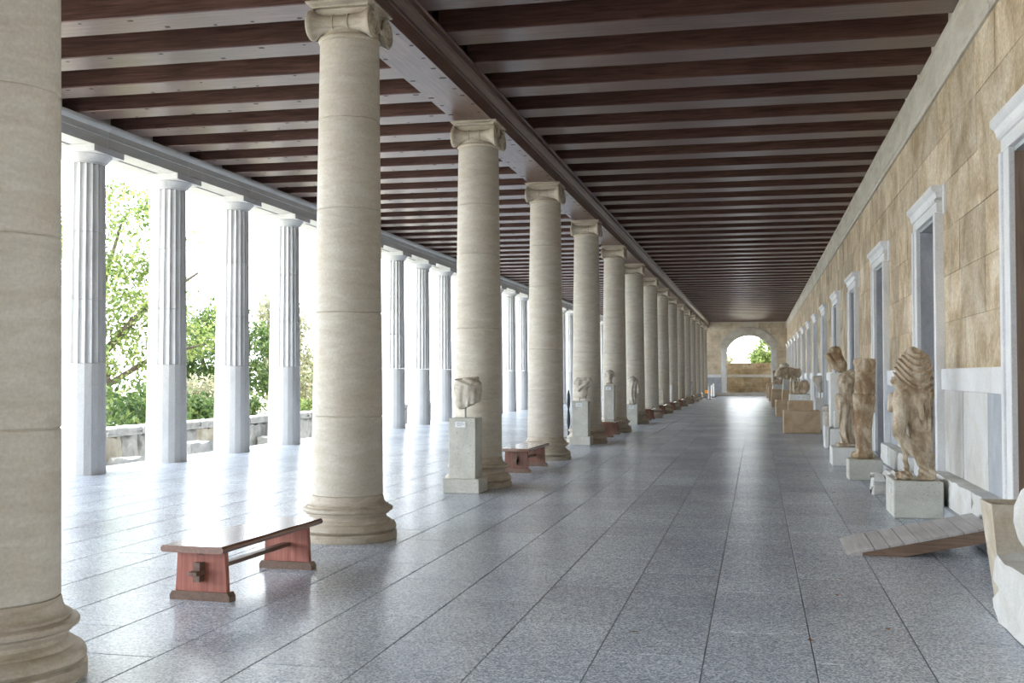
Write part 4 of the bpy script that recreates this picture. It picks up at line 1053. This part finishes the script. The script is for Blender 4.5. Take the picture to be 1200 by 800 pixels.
for x, y, h in ((-3.03, 72.8, 0.86), (-3.12, 79.8, 0.86), (-3.02, 80.9, 0.95)):
    t = thing('bollard', (x, y, 0), 0, 'slim white barrier post near the far wall', 'bollard', 'white posts near the far wall')
    link('post', MB().lathe([(0.07, 0.03), (0.07, h-0.03), (0.06, h), (0.02, h+0.02)], 14).mesh('post', M['bollard'], 40), t)
    link('base', MB().lathe([(0.20, 0), (0.20, 0.03), (0.10, 0.05)], 20).mesh('base', M['black'], 30), t)
t = thing('orange_barrier', (-3.5, 81.6, 0), 0, 'orange and white barrier lying behind the white posts', 'barrier')
link('panel', MB().cbox(-0.35, 0.35, -0.03, 0.03, 0.25, 0.5, 0.01).mesh('panel', M['orange']), t)
for s in (-0.28, 0.28): link('leg', MB().cbox(s-0.03, s+0.03, -0.12, 0.12, 0, 0.26, 0.01).mesh('leg', M['bollard']), t)
stt = thing('marble_stair', (-4.2, 85.35, 0), 0, 'bluish marble staircase rising beside the far wall', 'stairs')
for i in range(8): link('tread', MB().cbox(-0.32*i-0.32, -0.32*i, -0.75, 0.75, 0, 0.18*(i+1), 0.006).mesh('tread', M['grey']), stt, (0.9, 0, 0))

# ------------------------------------------------------------------ lamps clipped between the joists
for x, y in ((-3.22, 11.95), (-3.25, 21.1), (-3.25, 26.4)):
    t = thing('ceiling_spotlight', (x, y, 5.98), 0, 'small grey spotlight clipped between the dark joists', 'spotlight', 'spotlights along the long beam')
    link('bracket', MB().cbox(-0.02, 0.02, -0.02, 0.02, -0.16, 0.04, 0.003).mesh('bracket', M['black']), t)
    h_ = link('lamp_head', MB().lathe([(0.02, -0.09), (0.045, -0.08), (0.05, 0.08), (0.042, 0.085), (0.03, 0.06)], 16, 'y').mesh('lamp_head', M['lampgrey'], 40), t, (0, 0, -0.18), (0.5, 0, 0.5))

# ------------------------------------------------------------------ dry leaves on the floor
lf_me = MB().add([(-0.03, 0, 0.002), (0, -0.014, 0.004), (0.032, 0, 0.006), (0, 0.015, 0.010), (0, 0, 0.002)], [(0, 1, 4), (1, 2, 4), (2, 3, 4), (3, 0, 4)]).mesh('dry_leaf', M['dry_leaf'])
for x, y in ((0.62, 9.0), (0.55, 8.35), (0.83, 8.5), (0.78, 7.3), (0.30, 6.9), (0.95, 14.2), (1.0, 15.6), (0.75, 18.0), (0.9, 19.4), (0.65, 22.5), (0.85, 24.3), (0.4, 21.0), (-0.75, 6.9), (-0.4, 15.3), (0.95, 27.2), (0.72, 28.5)):
    o = link('dry_leaf', lf_me, None, (x, y, 0.0), (0, 0, R.uniform(0, 6.28)), (R.uniform(0.7, 1.3),)*3)
    tag(o, 'tiny dry brown leaf lying on the grey floor', 'leaf', 'dry leaves on the floor')

# ------------------------------------------------------------------ outside: ground, low rubble wall, trees
gm = MB().add([(-140, -60, -0.75), (-11.6, -60, -0.75), (-11.6, 160, -0.75), (-140, 160, -0.75)], [(0, 1, 2, 3)])
gm.add([(-11.6, 92, -0.75), (60, 92, -0.75), (60, 160, -0.75), (-11.6, 160, -0.75)], [(0, 1, 2, 3)])
tag(link('ground', gm.mesh('ground', M['earth'], None, False)), 'dry ground outside the open colonnade', 'ground', kind='structure')
lw = thing('low_wall', (-12.55, 30, -0.75), 0, 'low weathered rubble wall with flat coping outside the colonnade', 'wall')
rub = [rough_block('rubble_stone', 0.46, 0.9, 0.5, 300+i, M['rubble'] if i % 3 else M['rubble_tan'], 0.03, 5) for i in range(6)]
cop = [rough_block('coping_stone', 0.62, 1.25, 0.17, 320+i, M['rubble'], 0.016, 5) for i in range(3)]
y = -14.0
while y < 34:
    zz = 0.0
    for c in range(2):
        yy = y+R.uniform(-0.2, 0.2)
        for q in range(2): link('rubble_stone', R.choice(rub), lw, (R.uniform(-0.04, 0.04), yy+q*0.62, 0.56*c), (0, 0, R.choice((0, PI))), (1, 0.70, 1.14))
    link('coping_stone', R.choice(cop), lw, (0, y+0.3, 1.125), (0, 0, R.uniform(-0.03, 0.03)), (1, 1.0, 1))
    y += 1.24
for i, (x, y, sx, sy, sz, mat) in enumerate(((-11.95, 19.6, 0.5, 0.75, 0.30, 'rubble'), (-12.0, 18.1, 0.6, 0.9, 0.42, 'rubble_tan'), (-11.95, 22.2, 0.55, 0.8, 0.45, 'rubble'), (-11.98, 23.9, 0.5, 0.7, 0.38, 'rubble_tan'), (-11.95, 26.3, 0.5, 0.9, 0.35, 'rubble'))):
    me = rough_block('fallen_block', sx, sy, sz+0.45, 400+i, M[mat], 0.03, 6)
    tag(link('fallen_block', me, None, (x, y, -0.75), (0, 0, R.uniform(-0.3, 0.3))), ('grey' if mat == 'rubble' else 'tan')+' broken stone block lying before the low rubble wall', 'block', ('grey' if mat == 'rubble' else 'tan')+' blocks before the low wall')

def foliage(name, blobs, n, size, mat, seed):
    rg = np.random.RandomState(seed); V = []; tot = sum(b[3]*b[4]*b[5] for b in blobs)
    pts = []
    for (cx, cy, cz, rx, ry, rz) in blobs:
        k = int(n*rx*ry*rz/tot)+1; nc = max(4, k//28)
        u = rg.normal(size=(nc, 3)); u /= np.linalg.norm(u, axis=1)[:, None]; u *= (rg.uniform(0.15, 1, (nc, 1)))**0.45
        cen = u*np.array([rx, ry, rz])+np.array([cx, cy, cz])
        pts.append(cen[rg.randint(nc, size=k)]+rg.normal(size=(k, 3))*np.array([0.20, 0.20, 0.15])*min(1.0, max(rx, rz)*0.55+0.3))
    C = np.concatenate(pts); k = len(C)
    a = rg.normal(size=(k, 3)); a /= np.linalg.norm(a, axis=1)[:, None]
    b = np.cross(a, rg.normal(size=(k, 3))); b /= np.linalg.norm(b, axis=1)[:, None]
    s = size*rg.uniform(0.6, 1.3, (k, 1)); nrm = np.cross(a, b)
    V = np.stack([C-a*s, C-b*s*0.5+nrm*s*0.15, C+a*s, C+b*s*0.5+nrm*s*0.15], 1).reshape(-1, 3)
    F = np.arange(4*k).reshape(-1, 4)
    me = bpy.data.meshes.new(name); me.from_pydata(V.tolist(), [], F.tolist()); me.update(); me.materials.append(mat)
    return me
def tree(x, y, zg, trunk, limbs, blobs, n, size, mat, seed, label, cat='tree', group=None, name='tree'):
    t = thing(name, (x, y, zg), 0, label, cat, group)
    if trunk: link('trunk', MB().tube(*trunk, 10).mesh('trunk', M['bark'], 60), t)
    for pts, rads in limbs: link('branch', MB().tube(pts, rads, 7).mesh('branch', M['bark'], 60), t)
    link('foliage', foliage('foliage', blobs, n, size, mat, seed), t)
    return t
ZG = -0.75
# airy yellow-green tree seen between the first fluted columns
tree(-19.5, 30.5, ZG, ([(0, 0, 0), (0.1, 0.1, 1.6), (-0.1, 0.1, 3.2)], [0.26, 0.2, 0.16]),
     [([(-0.1, 0.1, 2.9), (0.9, 0.9, 4.4), (2.0, 2.2, 5.6)], [0.13, 0.09, 0.04]), ([(-0.1, 0, 2.6), (-1.4, 0.1, 4.2), (-2.2, -0.4, 6.0)], [0.12, 0.08, 0.04]),
      ([(0.1, 0.1, 2.0), (1.3, 0.8, 2.9), (2.6, 1.6, 3.3)], [0.10, 0.07, 0.03]), ([(-0.1, 0.1, 3.1), (-0.2, 0.3, 5.0), (0.3, 0.5, 7.0)], [0.12, 0.09, 0.04])],
     [(0, 0, 4.6, 2.0, 2.2, 1.3), (-1.6, -0.6, 6.0, 1.5, 1.7, 1.3), (0.9, 0.6, 6.3, 1.5, 1.6, 1.1), (0.2, 0.1, 2.9, 1.9, 2.2, 1.0), (2.2, 2.0, 4.0, 1.1, 1.2, 1.2), (-2.2, -1.5, 3.6, 1.4, 1.6, 1.6), (0.2, 0.3, 7.6, 1.4, 1.4, 0.8)],
     12500, 0.085, M['leaf_y'], 1, 'airy yellow-green tree with dark branches beyond the low wall')
tree(-21.5, 41.0, ZG, ([(0, 0, 0), (0, 0, 2.4)], [0.25, 0.16]), [([(0, 0, 2.0), (0.8, 0.6, 3.6)], [0.12, 0.05]), ([(0, 0, 2.2), (-0.8, 0.2, 4.4)], [0.12, 0.05])],
     [(0, 0, 3.2, 1.5, 1.6, 1.7), (0.5, 0.4, 4.6, 1.0, 1.1, 1.0), (1.5, 1.6, 2.8, 1.3, 1.5, 1.6), (-0.5, 0, 1.6, 1.4, 1.5, 1.2)], 12000, 0.095, M['leaf_g'], 2, 'dense mid-green round tree beyond the low wall')
tree(-22.0, 49.0, ZG, ([(0, 0, 0), (0, 0, 3.0)], [0.22, 0.12]), [([(0, 0, 2.4), (0.3, 0.6, 5.2)], [0.10, 0.04])],
     [(0, 0, 4.6, 1.2, 1.3, 1.7), (0.3, 0.5, 2.4, 1.4, 1.5, 1.6)], 6000, 0.13, M['leaf_p'], 3, 'slender pale-leaved tree beyond the dense round tree')
for i, (x, y, r, h, mk, lab) in enumerate(((-16.5, 23.5, 1.5, 1.7, 'leaf_g', 'dark green shrub under the airy tree'), (-17.0, 27.5, 1.6, 1.9, 'leaf_g', 'broad green shrub beside the airy tree trunk'),
        (-20.0, 36.0, 1.6, 2.0, 'leaf_p', 'pale dusty shrub between the airy tree and the round tree'), (-17.5, 34.0, 1.2, 1.5, 'leaf_g', 'low green shrub before the pale dusty shrub'),
        (-24.0, 58.0, 2.2, 3.0, 'leaf_y', 'yellow-green bush far along the low wall'), (-17.0, 40.5, 1.1, 1.3, 'leaf_y', 'small yellow-green bush before the dense round tree'))):
    tree(x, y, ZG, ([(0, 0, 0), (0, 0, h*0.6)], [0.08, 0.04]), [], [(0, 0, h*0.5, r, r, h*0.55), (r*0.5, r*0.4, h*0.75, r*0.6, r*0.6, h*0.4), (-r*0.5, -r*0.3, h*0.7, r*0.6, r*0.6, h*0.4)], 4200, 0.095, M[mk], 20+i, lab, 'shrub', None, 'shrub')
tree(1.2, 104, ZG, ([(0, 0, 0), (0, 0, 3.2)], [0.2, 0.12]), [([(0, 0, 3.0), (0.6, 0, 5.0)], [0.08, 0.03])], [(0, 0, 4.6, 1.5, 1.4, 1.4), (-0.9, 0, 3.6, 1.2, 1.2, 0.9), (0.6, 0, 6.0, 1.2, 1.2, 0.9)], 5000, 0.15, M['leaf_y'], 41, 'light green tree seen through the far arch')
tree(-3.2, 108, ZG, ([(0, 0, 0), (0, 0, 2.0)], [0.15, 0.08]), [], [(0, 0, 3.0, 1.4, 1.2, 1.2)], 2500, 0.15, M['leaf_p'], 42, 'pale bush seen through the far arch')
